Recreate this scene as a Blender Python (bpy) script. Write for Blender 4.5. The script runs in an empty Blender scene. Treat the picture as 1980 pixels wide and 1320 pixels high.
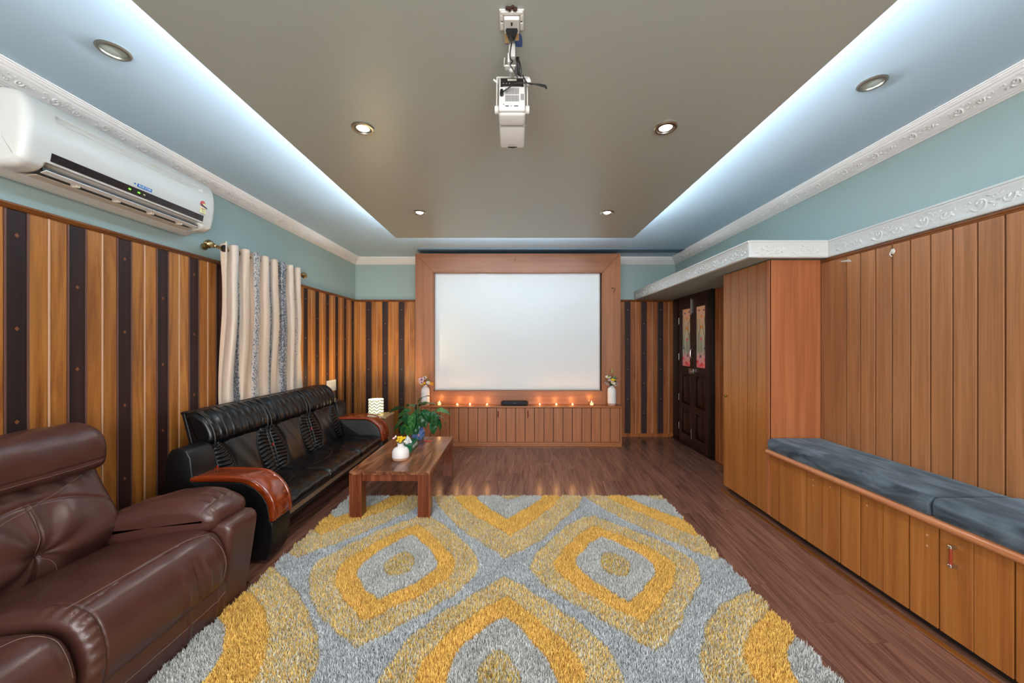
import bpy, bmesh, math, random
import numpy as np
from mathutils import Vector, Matrix
R = math.radians
random.seed(7); rng = np.random.default_rng(7)
C = bpy.context.scene.collection
S = bpy.context.scene

# ------------------------------------------------------------------ camera, exposure, world, large lights
cam = bpy.data.objects.new('camera', bpy.data.cameras.new('camera')); C.objects.link(cam)
cam.location = (0, 0, 1.35); cam.rotation_euler = (R(90), 0, 0)
cam.data.sensor_width = 36; cam.data.lens = 720/1980*36
cam.data.shift_x = -5/1980; cam.data.shift_y = 6/1980
cam.data.clip_start = .02
S.camera = cam
S.view_settings.view_transform = 'Standard'; S.view_settings.look = 'None'
S.view_settings.exposure = 1.3; S.view_settings.gamma = 1
S.view_settings.use_curve_mapping = False
w = bpy.data.worlds.new('world'); S.world = w; w.use_nodes = True
w.node_tree.nodes['Background'].inputs[0].default_value = (.75, .85, 1, 1)
w.node_tree.nodes['Background'].inputs[1].default_value = .6

def area(name, loc, rot, sx, sy, power, col):
    l = bpy.data.lights.new(name, 'AREA'); l.shape = 'RECTANGLE'; l.size = sx; l.size_y = sy
    l.energy = power; l.color = col
    o = bpy.data.objects.new(name, l); C.objects.link(o); o.location = loc; o.rotation_euler = rot
    return o
# soft fill lights added behind the camera, set at made-up window openings
area('rear_fill', (-1.1, -2.1, 1.45), (R(90), 0, 0), 1.7, 2.0, 40, (1, .98, .96))
area('rear_fill', (1.1, -2.1, 1.45), (R(90), 0, 0), 1.7, 2.0, 40, (1, .98, .96))
# cool LED cove strips lying on top of the dropped panel, facing outwards
area('cove_strip', (-1.10, 1.0, 2.515), (R(115), 0, R(90)), 5.6, .022, 34, (.88, .93, 1))
area('cove_strip', (1.10, 1.0, 2.515), (R(115), 0, R(-90)), 5.6, .022, 34, (.88, .93, 1))
area('cove_strip', (0, 3.79, 2.515), (R(115), 0, 0), 2.2, .022, 26, (.80, .90, 1))

# ------------------------------------------------------------------ materials
def lin(h):
    h = h.lstrip('#'); c = [int(h[i:i+2], 16)/255 for i in (0, 2, 4)]
    return tuple((x/12.92 if x <= .04045 else ((x+.055)/1.055)**2.4) for x in c) + (1,)
def newmat(name):
    m = bpy.data.materials.new(name); m.use_nodes = True
    return m, m.node_tree, m.node_tree.nodes['Principled BSDF']
def nd(nt, t, **kw):
    n = nt.nodes.new(t)
    for k, v in kw.items(): setattr(n, k, v)
    return n
def flat(name, col, rough=.5, metal=0, bump=0, bscale=200, coat=0, emit=None, estr=0, spec=.5, trans=0, var=0, vscale=3, sheen=0):
    m, nt, b = newmat(name)
    c = lin(col) if isinstance(col, str) else tuple(col)+(1,)
    b.inputs['Base Color'].default_value = c; b.inputs['Roughness'].default_value = rough
    b.inputs['Metallic'].default_value = metal; b.inputs['Coat Weight'].default_value = coat
    b.inputs['Coat Roughness'].default_value = .15
    b.inputs['Specular IOR Level'].default_value = spec
    b.inputs['Transmission Weight'].default_value = trans
    b.inputs['Sheen Weight'].default_value = sheen
    if emit:
        b.inputs['Emission Color'].default_value = lin(emit); b.inputs['Emission Strength'].default_value = estr
    tc = nd(nt, 'ShaderNodeNewGeometry')
    if var:
        n = nd(nt, 'ShaderNodeTexNoise'); n.inputs['Scale'].default_value = vscale; n.inputs['Detail'].default_value = 4
        nt.links.new(tc.outputs['Position'], n.inputs['Vector'])
        mx = nd(nt, 'ShaderNodeMix', data_type='RGBA'); mx.inputs[6].default_value = tuple(x*(1-var) for x in c[:3])+(1,)
        mx.inputs[7].default_value = tuple(min(1, x*(1+var)) for x in c[:3])+(1,)
        nt.links.new(n.outputs['Fac'], mx.inputs[0]); nt.links.new(mx.outputs[2], b.inputs['Base Color'])
    if bump:
        n = nd(nt, 'ShaderNodeTexNoise'); n.inputs['Scale'].default_value = bscale; n.inputs['Detail'].default_value = 3
        nt.links.new(tc.outputs['Position'], n.inputs['Vector'])
        bp = nd(nt, 'ShaderNodeBump'); bp.inputs['Strength'].default_value = bump; bp.inputs['Distance'].default_value = .003
        nt.links.new(n.outputs['Fac'], bp.inputs['Height']); nt.links.new(bp.outputs['Normal'], b.inputs['Normal'])
    return m
def wood(name, dark, mid, light, axis='z', s=14, stretch=.055, dist=1.0, rough=.35, coat=0, rnd=.12, fine=.25, bump=.05, rot=0):
    m, nt, b = newmat(name)
    g = nd(nt, 'ShaderNodeNewGeometry'); oi = nd(nt, 'ShaderNodeObjectInfo')
    vm = nd(nt, 'ShaderNodeVectorMath', operation='MULTIPLY_ADD')
    cx = nd(nt, 'ShaderNodeCombineXYZ')
    for i, k in enumerate((37., 53., 71.)):
        q = nd(nt, 'ShaderNodeMath', operation='MULTIPLY'); q.inputs[1].default_value = k
        nt.links.new(oi.outputs['Random'], q.inputs[0]); nt.links.new(q.outputs[0], cx.inputs[i])
    vm.inputs[1].default_value = (1, 1, 1)
    nt.links.new(g.outputs['Position'], vm.inputs[0]); nt.links.new(cx.outputs[0], vm.inputs[2])
    mp0 = nd(nt, 'ShaderNodeMapping'); mp0.inputs['Rotation'].default_value = (0, 0, rot)
    nt.links.new(g.outputs['Position'], mp0.inputs[0]); nt.links.new(mp0.outputs[0], vm.inputs[0])
    def mapped(sc, st):
        mp = nd(nt, 'ShaderNodeMapping')
        mp.inputs['Scale'].default_value = tuple(sc*st if axis == a else sc for a in 'xyz')
        nt.links.new(vm.outputs[0], mp.inputs[0]); return mp
    mp = mapped(s, stretch)
    n = nd(nt, 'ShaderNodeTexNoise'); n.inputs['Scale'].default_value = 1; n.inputs['Detail'].default_value = 5
    n.inputs['Roughness'].default_value = .6; n.inputs['Distortion'].default_value = dist
    nt.links.new(mp.outputs[0], n.inputs['Vector'])
    cr = nd(nt, 'ShaderNodeValToRGB'); e = cr.color_ramp.elements
    e[0].position = .3; e[0].color = lin(dark); e[1].position = .72; e[1].color = lin(light)
    em = e.new(.5); em.color = lin(mid)
    nt.links.new(n.outputs['Fac'], cr.inputs[0])
    mp2 = mapped(s*11, stretch*.35)
    n2 = nd(nt, 'ShaderNodeTexNoise'); n2.inputs['Scale'].default_value = 1; n2.inputs['Detail'].default_value = 2
    nt.links.new(mp2.outputs[0], n2.inputs['Vector'])
    mr = nd(nt, 'ShaderNodeMapRange'); mr.inputs[1].default_value = .3; mr.inputs[2].default_value = .7
    mr.inputs[3].default_value = 1-fine; mr.inputs[4].default_value = 1+fine*.5
    nt.links.new(n2.outputs['Fac'], mr.inputs[0])
    mr2 = nd(nt, 'ShaderNodeMapRange'); mr2.inputs[3].default_value = 1-rnd; mr2.inputs[4].default_value = 1+rnd
    nt.links.new(oi.outputs['Random'], mr2.inputs[0])
    mu = nd(nt, 'ShaderNodeMath', operation='MULTIPLY')
    nt.links.new(mr.outputs[0], mu.inputs[0]); nt.links.new(mr2.outputs[0], mu.inputs[1])
    hv = nd(nt, 'ShaderNodeHueSaturation'); nt.links.new(cr.outputs[0], hv.inputs['Color'])
    nt.links.new(mu.outputs[0], hv.inputs['Value'])
    nt.links.new(hv.outputs[0], b.inputs['Base Color'])
    b.inputs['Roughness'].default_value = rough; b.inputs['Coat Weight'].default_value = coat
    b.inputs['Coat Roughness'].default_value = .12
    if bump:
        bp = nd(nt, 'ShaderNodeBump'); bp.inputs['Strength'].default_value = bump; bp.inputs['Distance'].default_value = .001
        nt.links.new(n2.outputs['Fac'], bp.inputs['Height']); nt.links.new(bp.outputs['Normal'], b.inputs['Normal'])
    return m
def vcol(name, rough=.8, noise=0, nscale=200, spec=.3, sheen=0, speck=False):
    m, nt, b = newmat(name)
    a = nd(nt, 'ShaderNodeAttribute', attribute_name='Col')
    out = a.outputs['Color']
    if speck:   # crackle print: the mask in alpha says how silver the cloth is
        g = nd(nt, 'ShaderNodeNewGeometry'); mp = nd(nt, 'ShaderNodeMapping'); mp.inputs['Scale'].default_value = (140, 140, 70)
        n = nd(nt, 'ShaderNodeTexNoise'); n.inputs['Scale'].default_value = 1; n.inputs['Detail'].default_value = 5
        nt.links.new(g.outputs['Position'], mp.inputs[0]); nt.links.new(mp.outputs[0], n.inputs['Vector'])
        sep = nd(nt, 'ShaderNodeAttribute', attribute_name='Mask')
        ad = nd(nt, 'ShaderNodeMath', operation='ADD'); nt.links.new(n.outputs['Fac'], ad.inputs[0]); nt.links.new(sep.outputs['Fac'], ad.inputs[1])
        st = nd(nt, 'ShaderNodeMapRange'); st.inputs[1].default_value = .78; st.inputs[2].default_value = .86
        nt.links.new(ad.outputs[0], st.inputs[0])
        mx = nd(nt, 'ShaderNodeMix', data_type='RGBA'); mx.inputs[7].default_value = lin('#5f6672')
        nt.links.new(st.outputs[0], mx.inputs[0]); nt.links.new(out, mx.inputs[6]); out = mx.outputs[2]
        q = nd(nt, 'ShaderNodeMath', operation='MULTIPLY'); q.inputs[1].default_value = .7
        nt.links.new(st.outputs[0], q.inputs[0]); nt.links.new(q.outputs[0], b.inputs['Metallic'])
    nt.links.new(out, b.inputs['Base Color'])
    b.inputs['Roughness'].default_value = rough; b.inputs['Specular IOR Level'].default_value = spec
    b.inputs['Sheen Weight'].default_value = sheen
    return m

M = dict(
    ceil=flat('ceiling_blue_paint', '#aec5d4', .45, var=.03, vscale=1.5),
    panel=flat('panel_grey_paint', '#acb1a8', .36, var=.03, vscale=2, bump=.08, bscale=8),
    wall=flat('wall_teal_paint', '#9cafab', .45, var=.03, vscale=2),
    rear=flat('rear_wall_paint', '#d8d4cc', .7),
    plaster=flat('white_plaster', '#dedad7', .55, bump=.05, bscale=60),
    fascia=flat('fascia_plaster', '#d2d1cc', .55, bump=.05, bscale=60),
    teak=wood('golden_teak', '#80461a', '#ad6b2c', '#c4823c', 'z', 13, .07, 1.4, .38, 0, .13, .16),
    teak2=wood('red_teak', '#7b3f1a', '#a05c2b', '#b87440', 'z', 13, .06, 1.2, .38, 0, .10, .16),
    rose=wood('rosewood', '#1c0b08', '#2c130d', '#3f1e15', 'z', 22, .03, .4, .6, 0, .15, .35),
    bead=flat('bead_varnish', '#d6a684', .35),
    beadd=flat('bead_dark', '#6d4a40', .35),
    veneer=wood('teak_veneer', '#935424', '#a8682f', '#b6763a', 'z', 20, .035, .5, .36, .1, .06, .16),
    veneerw=wood('wall_veneer', '#95603a', '#aa7046', '#b87e54', 'z', 20, .035, .5, .4, 0, .06, .18),
    redv=wood('red_veneer', '#96542f', '#a86139', '#b46f45', 'z', 24, .03, .3, .4, 0, .04, .10),
    frm=wood('frame_veneer_upright', '#8a522f', '#9d6038', '#a96d43', 'z', 20, .035, .4, .38, 0, .04, .12),
    frmh=wood('frame_veneer_level', '#8a522f', '#9d6038', '#a96d43', 'x', 20, .035, .4, .38, 0, .04, .12),
    cab=wood('cabinet_veneer', '#90532e', '#a5643a', '#b07046', 'z', 20, .04, .4, .38, 0, .05, .12),
    gap=flat('dark_joint', '#1c0f0a', .7),
    cap=wood('dado_cap', '#5c3011', '#7a4418', '#8f5521', 'y', 20, .05, .5, .35, .1, 0, .2),
    rail=wood('bench_rail', '#a05a34', '#c07c52', '#cf8f66', 'y', 30, .04, .4, .25, .4, 0, .12),
    floor=wood('floor_laminate', '#573a31', '#775144', '#8f6858', 'y', 26, .045, 1.1, .19, .0, .12, .26, .02, rot=R(4.5)),
    fbase=flat('floor_underlay', '#8a6a5a', .5),  # paler than the boards, so seams imitate light caught on their bevels
    door=wood('door_mahogany', '#1d0c08', '#2e140e', '#3b1c14', 'z', 20, .05, .4, .35, .1, 0, .2),
    ebony=flat('black_stained_wood', '#0f0908', .4),
    screen=flat('screen_cloth', '#e6e5e1', .85),
    bleather=flat('black_leather', '#07090d', .27, bump=.08, bscale=350, spec=.45),
    bmatte=flat('black_leatherette', '#07080b', .42, bump=.08, bscale=350),
    leather=flat('brown_leather', '#4a2b25', .30, bump=.14, bscale=260, spec=.55, var=.12, vscale=5),
    stitch=flat('pale_thread', '#866f63', .7),
    armwood=wood('glossy_arm_wood', '#5f200b', '#86320f', '#9a4218', 'x', 24, .06, .6, .14, .6, 0, .15, .0),
    sheesham=wood('sheesham', '#34190f', '#704028', '#a3714e', 'y', 9, .14, 2.4, .30, .15, .25, .25, .02),
    sheeshz=wood('sheesham_leg', '#4a2012', '#743820', '#935232', 'z', 16, .06, 1.0, .3, .1, .08, .25, .02),
    white=flat('white_plastic', '#d9d7d2', .28),
    acwhite=flat('aircon_white', '#cfcbc3', .3),
    whitem=flat('white_matte', '#e6e3de', .5),
    flap=flat('cream_plastic', '#cdbdab', .4),
    dark=flat('dark_plastic', '#26221f', .3),
    strip=flat('smoked_strip', '#2c2322', .12),
    grey=flat('grey_plastic', '#8f8f8d', .4),
    brass=flat('antique_brass', '#a89468', .25, 1),
    chrome=flat('brushed_chrome', '#c4c2ba', .28, 1),
    steel=flat('satin_nickel', '#9a978e', .35, 1),
    glow=flat('lamp_glass', '#ffffff', .3, emit='#fff6e6', estr=14),
    frost=flat('frosted_glass', '#aab5ab', .25),
    velvet=None,
    ceramic=flat('white_ceramic', '#e6e0dc', .45),
    terra=flat('terracotta', '#b98d76', .7),
    bluec=None,
    leafm=None,
    wax=flat('candle_wax', '#f3e6cf', .5, emit='#ffb060', estr=.5),
    tin=flat('candle_tin', '#d0c8bc', .3, .8),
    flame=flat('flame', '#ffd890', .5, emit='#ffb45a', estr=60),
    glass=flat('clear_glass', '#ffffff', .03, trans=1),
    green=flat('tissue_box_green', '#157045', .4),
    gdark=flat('tissue_box_dark', '#0d4a30', .4),
    paper=flat('tissue_paper', '#eef0ee', .8),
    yellow=flat('yellow_petal', '#e0b90c', .6), orange=flat('orange_petal', '#e8940c', .6),
    pink=flat('pink_petal', '#d9b3c4', .6), purple=flat('purple_petal', '#5a2444', .6), wpet=flat('white_petal', '#eee9e0', .6),
    stem=flat('green_stem', '#2f5a26', .5), dry=flat('dried_stem', '#b58a3c', .6),
    lpost=flat('side_table_wood', '#96714f', .5, var=.1, vscale=8), ltop=flat('side_table_top', '#b99a72', .4, var=.08, vscale=10),
    black=flat('black_cable', '#111111', .4),
    woodblk=flat('raw_pine', '#c9a97a', .6), bluep=flat('blue_paint_smear', '#3c5a94', .5),
    logo=flat('logo_blue', '#0a64b4', .4), red=flat('label_red', '#c02a20', .4), lab=flat('label_yellow', '#e3dba0', .5),
    led=flat('green_led', '#20c010', .4, emit='#50ff20', estr=3), ink=flat('printed_ink', '#2a2a30', .5), inkw=flat('white_print', '#e8f0e8', .5), inkg=flat('grey_print', '#9a9894', .5),
    inlay=flat('inlay_wood', '#7d4a2c', .45),
    inlay2=flat('inlay_pale', '#b9a48c', .4),
    soundbar=flat('soundbar_cloth', '#12151c', .7), tape=flat('clear_tape', '#c9c4ba', .2), knob=flat('knob_brass', '#8a8040', .3, 1),
    rubber=flat('leather_handle', '#8a3018', .4),
    sky=flat('daylight_pane', '#dfe8f0', .3, emit='#dfeaff', estr=.6),
)
def velvet():
    m, nt, b = newmat('grey_blue_velvet')
    g = nd(nt, 'ShaderNodeNewGeometry'); mp = nd(nt, 'ShaderNodeMapping'); mp.inputs['Scale'].default_value = (11, 3.2, 9)
    n = nd(nt, 'ShaderNodeTexNoise'); n.inputs['Scale'].default_value = 1; n.inputs['Detail'].default_value = 6; n.inputs['Distortion'].default_value = 1.2
    nt.links.new(g.outputs['Position'], mp.inputs[0]); nt.links.new(mp.outputs[0], n.inputs['Vector'])
    cr = nd(nt, 'ShaderNodeValToRGB'); e = cr.color_ramp.elements
    e[0].position = .40; e[0].color = lin('#27313b'); e[1].position = .72; e[1].color = lin('#66747f')
    nt.links.new(n.outputs['Fac'], cr.inputs[0]); nt.links.new(cr.outputs[0], b.inputs['Base Color'])
    b.inputs['Roughness'].default_value = .75; b.inputs['Sheen Weight'].default_value = .5; b.inputs['Sheen Roughness'].default_value = .35
    b.inputs['Sheen Tint'].default_value = lin('#9ab8c8')
    return m
M['velvet'] = velvet()
def potblue():
    m, nt, b = newmat('blue_glaze')
    g = nd(nt, 'ShaderNodeNewGeometry'); n = nd(nt, 'ShaderNodeTexNoise'); n.inputs['Scale'].default_value = 60; n.inputs['Detail'].default_value = 3
    nt.links.new(g.outputs['Position'], n.inputs['Vector'])
    cr = nd(nt, 'ShaderNodeValToRGB'); e = cr.color_ramp.elements
    e[0].position = .35; e[0].color = lin('#3c5a96'); e[1].position = .7; e[1].color = lin('#7d98c8')
    nt.links.new(n.outputs['Fac'], cr.inputs[0]); nt.links.new(cr.outputs[0], b.inputs['Base Color'])
    b.inputs['Roughness'].default_value = .15; return m
M['bluec'] = potblue()
def leafmat():
    m, nt, b = newmat('plant_leaf')
    g = nd(nt, 'ShaderNodeNewGeometry'); oi = nd(nt, 'ShaderNodeObjectInfo')
    n = nd(nt, 'ShaderNodeTexNoise'); n.inputs['Scale'].default_value = 45; n.inputs['Detail'].default_value = 3
    nt.links.new(g.outputs['Position'], n.inputs['Vector'])
    ad = nd(nt, 'ShaderNodeMath', operation='MULTIPLY_ADD'); ad.inputs[1].default_value = .35
    nt.links.new(oi.outputs['Random'], ad.inputs[0]); nt.links.new(n.outputs['Fac'], ad.inputs[2])
    cr = nd(nt, 'ShaderNodeValToRGB'); e = cr.color_ramp.elements
    e[0].position = .40; e[0].color = lin('#16401f'); e[1].position = .98; e[1].color = lin('#5f8f3a')
    em = e.new(.72); em.color = lin('#235a30')
    nt.links.new(ad.outputs[0], cr.inputs[0]); nt.links.new(cr.outputs[0], b.inputs['Base Color'])
    b.inputs['Roughness'].default_value = .28; return m
M['leafm'] = leafmat()

# ------------------------------------------------------------------ helpers
WL = {}
def root(name, label, cat, loc=(0, 0, 0), rz=0, group=None):
    o = bpy.data.objects.new(name, None); C.objects.link(o); o.location = loc; o.rotation_euler = (0, 0, rz)
    o.empty_display_size = .05
    o['label'] = label; o['category'] = cat
    if group: o['group'] = group
    WL[o.name] = Vector(loc); return o
def tag(o, label=None, cat=None, group=None, kind=None):
    for k, v in (('label', label), ('category', cat), ('group', group), ('kind', kind)):
        if v: o[k] = v
    return o
def link(name, me, mat, parent=None, loc=None):
    o = bpy.data.objects.new(name, me); C.objects.link(o)
    if mat is not None and not me.materials: me.materials.append(M[mat] if isinstance(mat, str) else mat)
    if parent is not None:
        o.parent = parent
        if parent.type == 'EMPTY' and parent.name in WL:
            o.matrix_parent_inverse = Matrix.Translation(-WL[parent.name])
    if loc is not None: o.location = loc
    return o
class B:
    def __init__(s): s.bm = bmesh.new()
    def box(s, x0, x1, y0, y1, z0, z1, rot=None, piv=None):
        r = bmesh.ops.create_cube(s.bm, size=1)['verts']
        for v in r:
            v.co = Vector((x0+(v.co.x+.5)*(x1-x0), y0+(v.co.y+.5)*(y1-y0), z0+(v.co.z+.5)*(z1-z0)))
        if rot is not None:
            p = Vector(piv) if piv else Vector(((x0+x1)/2, (y0+y1)/2, (z0+z1)/2))
            bmesh.ops.rotate(s.bm, verts=r, cent=p, matrix=rot)
        return s
    def prism(s, pts, axis, a, b):
        def P(u, v, w):
            return {'x': (w, u, v), 'y': (u, w, v), 'z': (u, v, w)}[axis]
        va = [s.bm.verts.new(P(u, v, a)) for u, v in pts]; vb = [s.bm.verts.new(P(u, v, b)) for u, v in pts]
        n = len(pts)
        s.bm.faces.new(va); s.bm.faces.new(vb[::-1])
        for i in range(n): s.bm.faces.new((va[i], vb[i], vb[(i+1) % n], va[(i+1) % n]))
        return s
    def cyl(s, p, q, r, r2=None, n=16):
        p, q = Vector(p), Vector(q); d = q-p
        mt = Matrix.Translation((p+q)/2) @ d.to_track_quat('Z', 'Y').to_matrix().to_4x4()
        bmesh.ops.create_cone(s.bm, cap_ends=True, segments=n, radius1=r, radius2=r if r2 is None else r2, depth=d.length, matrix=mt)
        return s
    def sph(s, c, r, sc=(1, 1, 1), n=12, rot=None):
        mt = Matrix.Translation(c)
        if rot is not None: mt = mt @ rot.to_4x4()
        mt = mt @ Matrix.Diagonal((*sc, 1))
        bmesh.ops.create_uvsphere(s.bm, u_segments=n, v_segments=max(6, n//2+1), radius=r, matrix=mt); return s
    def lathe(s, prof, c=(0, 0, 0), n=28, axis='z'):
        rings = []
        for r, h in prof:
            ring = []
            for i in range(n):
                a = 2*math.pi*i/n; x, y, z = r*math.cos(a), r*math.sin(a), h
                if axis == 'y': x, y, z = x, z, y
                if axis == 'x': x, y, z = z, x, y
                ring.append(s.bm.verts.new((c[0]+x, c[1]+y, c[2]+z)))
            rings.append(ring)
        for a, b in zip(rings, rings[1:]):
            for i in range(n): s.bm.faces.new((a[i], a[(i+1) % n], b[(i+1) % n], b[i]))
        if prof[0][0] > 1e-5: s.bm.faces.new(rings[0][::-1])
        if prof[-1][0] > 1e-5: s.bm.faces.new(rings[-1])
        return s
    def tube(s, pts, r, n=8, smooth=0):
        pts = [Vector(p) for p in pts]
        if smooth: pts = [Vector(p) for p in spline([tuple(p) for p in pts], smooth, False)]
        up = Vector((0, 0, 1)); rings = []
        for i, p in enumerate(pts):
            d = (pts[min(i+1, len(pts)-1)]-pts[max(i-1, 0)]).normalized()
            if abs(d.dot(up)) > .95: up = Vector((1, 0, 0)) if abs(d.x) < .9 else Vector((0, 1, 0))
            a = d.cross(up).normalized(); b = d.cross(a).normalized(); up = -b if b.dot(up) < 0 else b
            rr = r(i/(len(pts)-1)) if callable(r) else r
            rings.append([s.bm.verts.new(p+a*rr*math.cos(2*math.pi*k/n)+d.cross(a)*rr*math.sin(2*math.pi*k/n)) for k in range(n)])
        for a, b in zip(rings, rings[1:]):
            for i in range(n): s.bm.faces.new((a[i], a[(i+1) % n], b[(i+1) % n], b[i]))
        s.bm.faces.new(rings[0][::-1]); s.bm.faces.new(rings[-1]); return s
    def bevel(s, w, seg=2, ang=30):
        bmesh.ops.recalc_face_normals(s.bm, faces=s.bm.faces)
        es = [e for e in s.bm.edges if len(e.link_faces) == 2 and e.calc_face_angle(0) > R(ang)]
        bmesh.ops.bevel(s.bm, geom=es, offset=w, segments=seg, profile=.5, affect='EDGES', clamp_overlap=True)
        return s
    def mesh(s, name, smooth=True, ang=35):
        bmesh.ops.recalc_face_normals(s.bm, faces=s.bm.faces)
        me = bpy.data.meshes.new(name); s.bm.to_mesh(me); s.bm.free()
        if smooth:
            me.polygons.foreach_set('use_smooth', [True]*len(me.polygons))
            me.set_sharp_from_angle(angle=R(ang))
        return me
    def obj(s, name, mat, parent=None, smooth=True, loc=None, ang=35):
        return link(name, s.mesh(name, smooth, ang), mat, parent, loc)
def spline(pts, n, closed):
    P = np.array(pts, float); m = len(P); out = []
    segs = m if closed else m-1
    for i in range(segs):
        if closed: p0, p1, p2, p3 = P[(i-1) % m], P[i], P[(i+1) % m], P[(i+2) % m]
        else: p0, p1, p2, p3 = P[max(i-1, 0)], P[i], P[i+1], P[min(i+2, m-1)]
        for k in range(n):
            t = k/n
            out.append(.5*((2*p1)+(-p0+p2)*t+(2*p0-5*p1+4*p2-p3)*t*t+(-p0+3*p1-3*p2+p3)*t**3))
    if not closed: out.append(P[-1])
    return np.array(out)
def resample(P, n):
    Q = np.vstack([P, P[:1]]); d = np.r_[0, np.cumsum(np.hypot(*(np.diff(Q, axis=0).T)))]
    t = np.linspace(0, d[-1], n, endpoint=False)
    return np.stack([np.interp(t, d, Q[:, 0]), np.interp(t, d, Q[:, 1])], 1)
def loft(name, prof, y0, y1, r, ny, npf, mat, parent=None, disp=None, shift=None, sm=8, axis='y', loc=None, smoothprof=True):
    """pillow: a closed (X,Z) profile swept along Y with rounded ends; disp(Y,X,Z,nx,nz) pushes along the normal"""
    P = spline(prof, sm, True) if smoothprof else np.array(prof, float)
    P = resample(P, npf)
    ar = .5*np.sum(P[:, 0]*np.roll(P[:, 1], -1)-np.roll(P[:, 0], -1)*P[:, 1])
    if ar < 0: P = P[::-1]
    T = np.roll(P, -1, 0)-np.roll(P, 1, 0); T /= np.linalg.norm(T, axis=1)[:, None]+1e-9
    N = np.stack([T[:, 1], -T[:, 0]], 1)
    L = y1-y0; k = 7
    a = np.linspace(0, math.pi/2, k)
    ys = np.r_[y0+r*(1-np.cos(a))[:-1], np.linspace(y0+r, y1-r, ny), (y1-r*(1-np.cos(a)))[::-1][1:]] if r > 0 else np.linspace(y0, y1, ny)
    d = np.minimum(ys-y0, y1-ys)
    off = np.where(d < r, r-np.sqrt(np.maximum(r*r-(r-d)**2, 0)), 0) if r > 0 else 0*ys
    Y = np.repeat(ys[:, None], npf, 1); X = P[None, :, 0]-N[None, :, 0]*off[:, None]; Z = P[None, :, 1]-N[None, :, 1]*off[:, None]
    nx = np.repeat(N[None, :, 0], len(ys), 0); nz = np.repeat(N[None, :, 1], len(ys), 0)
    if disp is not None:
        h = disp(Y, X, Z, nx, nz)
        if r > 0: h = h*np.clip(d/r, 0, 1)[:, None]
        X = X+nx*h; Z = Z+nz*h
    if shift is not None: X, Y, Z = shift(X, Y, Z)
    V = np.stack([X, Y, Z] if axis == 'y' else [Y, X, Z], -1).reshape(-1, 3)
    m = len(ys); F = []
    for i in range(m-1):
        b0 = i*npf; b1 = b0+npf
        for j in range(npf):
            j2 = (j+1) % npf
            F.append((b0+j, b0+j2, b1+j2, b1+j))
    c0 = len(V); V = np.vstack([V, V[:npf].mean(0), V[-npf:].mean(0)])
    for j in range(npf):
        j2 = (j+1) % npf
        F.append((c0, j2, j)); F.append((c0+1, (m-1)*npf+j, (m-1)*npf+j2))
    me = bpy.data.meshes.new(name); me.from_pydata(V.tolist(), [], F)
    bm = bmesh.new(); bm.from_mesh(me); bmesh.ops.recalc_face_normals(bm, faces=bm.faces); bm.to_mesh(me); bm.free()
    me.polygons.foreach_set('use_smooth', [True]*len(me.polygons)); me.set_sharp_from_angle(angle=R(60))
    return link(name, me, mat, parent, loc)
def ss(x, a, b):
    t = np.clip((x-a)/(b-a), 0, 1); return t*t*(3-2*t)
def text(name, s, size, mat, parent, mtx, ext=.0006, align='CENTER'):
    cu = bpy.data.curves.new(name, 'FONT'); cu.body = s; cu.size = size; cu.extrude = ext
    cu.align_x = align; cu.align_y = 'CENTER'
    o = bpy.data.objects.new('tmp', cu); C.objects.link(o)
    bpy.context.view_layer.update()
    me = bpy.data.meshes.new_from_object(o.evaluated_get(bpy.context.evaluated_depsgraph_get()))
    bpy.data.objects.remove(o); me.transform(mtx)
    me.materials.clear()
    return link(name, me, mat, parent)
def frame_mtx(o, xa, ya):
    xa, ya = Vector(xa).normalized(), Vector(ya).normalized(); za = xa.cross(ya)
    m = Matrix((xa, ya, za)).transposed().to_4x4(); m.translation = o; return m
def dup(o, loc, label=None, rz=None):
    r = o.copy(); C.objects.link(r); r.location = loc
    if rz is not None: r.rotation_euler = (0, 0, rz)
    if label: r['label'] = label
    for ch in list(o.children):
        c = ch.copy(); C.objects.link(c); c.parent = r; c.matrix_parent_inverse = ch.matrix_parent_inverse.copy()
        for g in list(ch.children):
            d = g.copy(); C.objects.link(d); d.parent = c; d.matrix_parent_inverse = g.matrix_parent_inverse.copy()
    return r
def struct(o): o['kind'] = 'structure'; return o
def stuff(o): o['kind'] = 'stuff'; return o

# ------------------------------------------------------------------ room shell
XL, XR, YB, ZC, ZP = -2.33, 2.35, 5.46, 2.62, 2.48
YR = -2.3
b = B(); b.box(XL-.15, XR+.15, YR-.1, YB+.15, -.12, -.012); floor = struct(b.obj('floor', 'fbase'))
b = B(); b.box(XL-.15, XR+.15, YR-.1, YB+.15, ZC, ZC+.1); ceiling = struct(b.obj('ceiling', 'ceil'))
b = B(); b.box(XL-.12, XL-.012, YR, YB, -.01, ZC); wl = struct(b.obj('wall_left', 'wall'))
b = B(); b.box(XR+.012, XR+.12, YR, YB, -.01, ZC); wr = struct(b.obj('wall_right', 'wall'))
b = B(); b.box(XL-.12, XR+.12, YB+.012, YB+.12, -.01, ZC); wb = struct(b.obj('wall_back', 'wall'))
b = B()   # unseen rear wall; its two tall openings are added for the fill lights
b.box(XL, -2.0, YR-.1, YR, -.01, ZC); b.box(-.2, .2, YR-.1, YR, -.01, ZC); b.box(2.0, XR, YR-.1, YR, -.01, ZC)
b.box(-2.0, -.2, YR-.1, YR, -.01, .4); b.box(.2, 2.0, YR-.1, YR, -.01, .4)
b.box(-2.0, -.2, YR-.1, YR, 2.5, ZC); b.box(.2, 2.0, YR-.1, YR, 2.5, ZC)
struct(b.obj('wall_rear', 'rear'))
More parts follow.
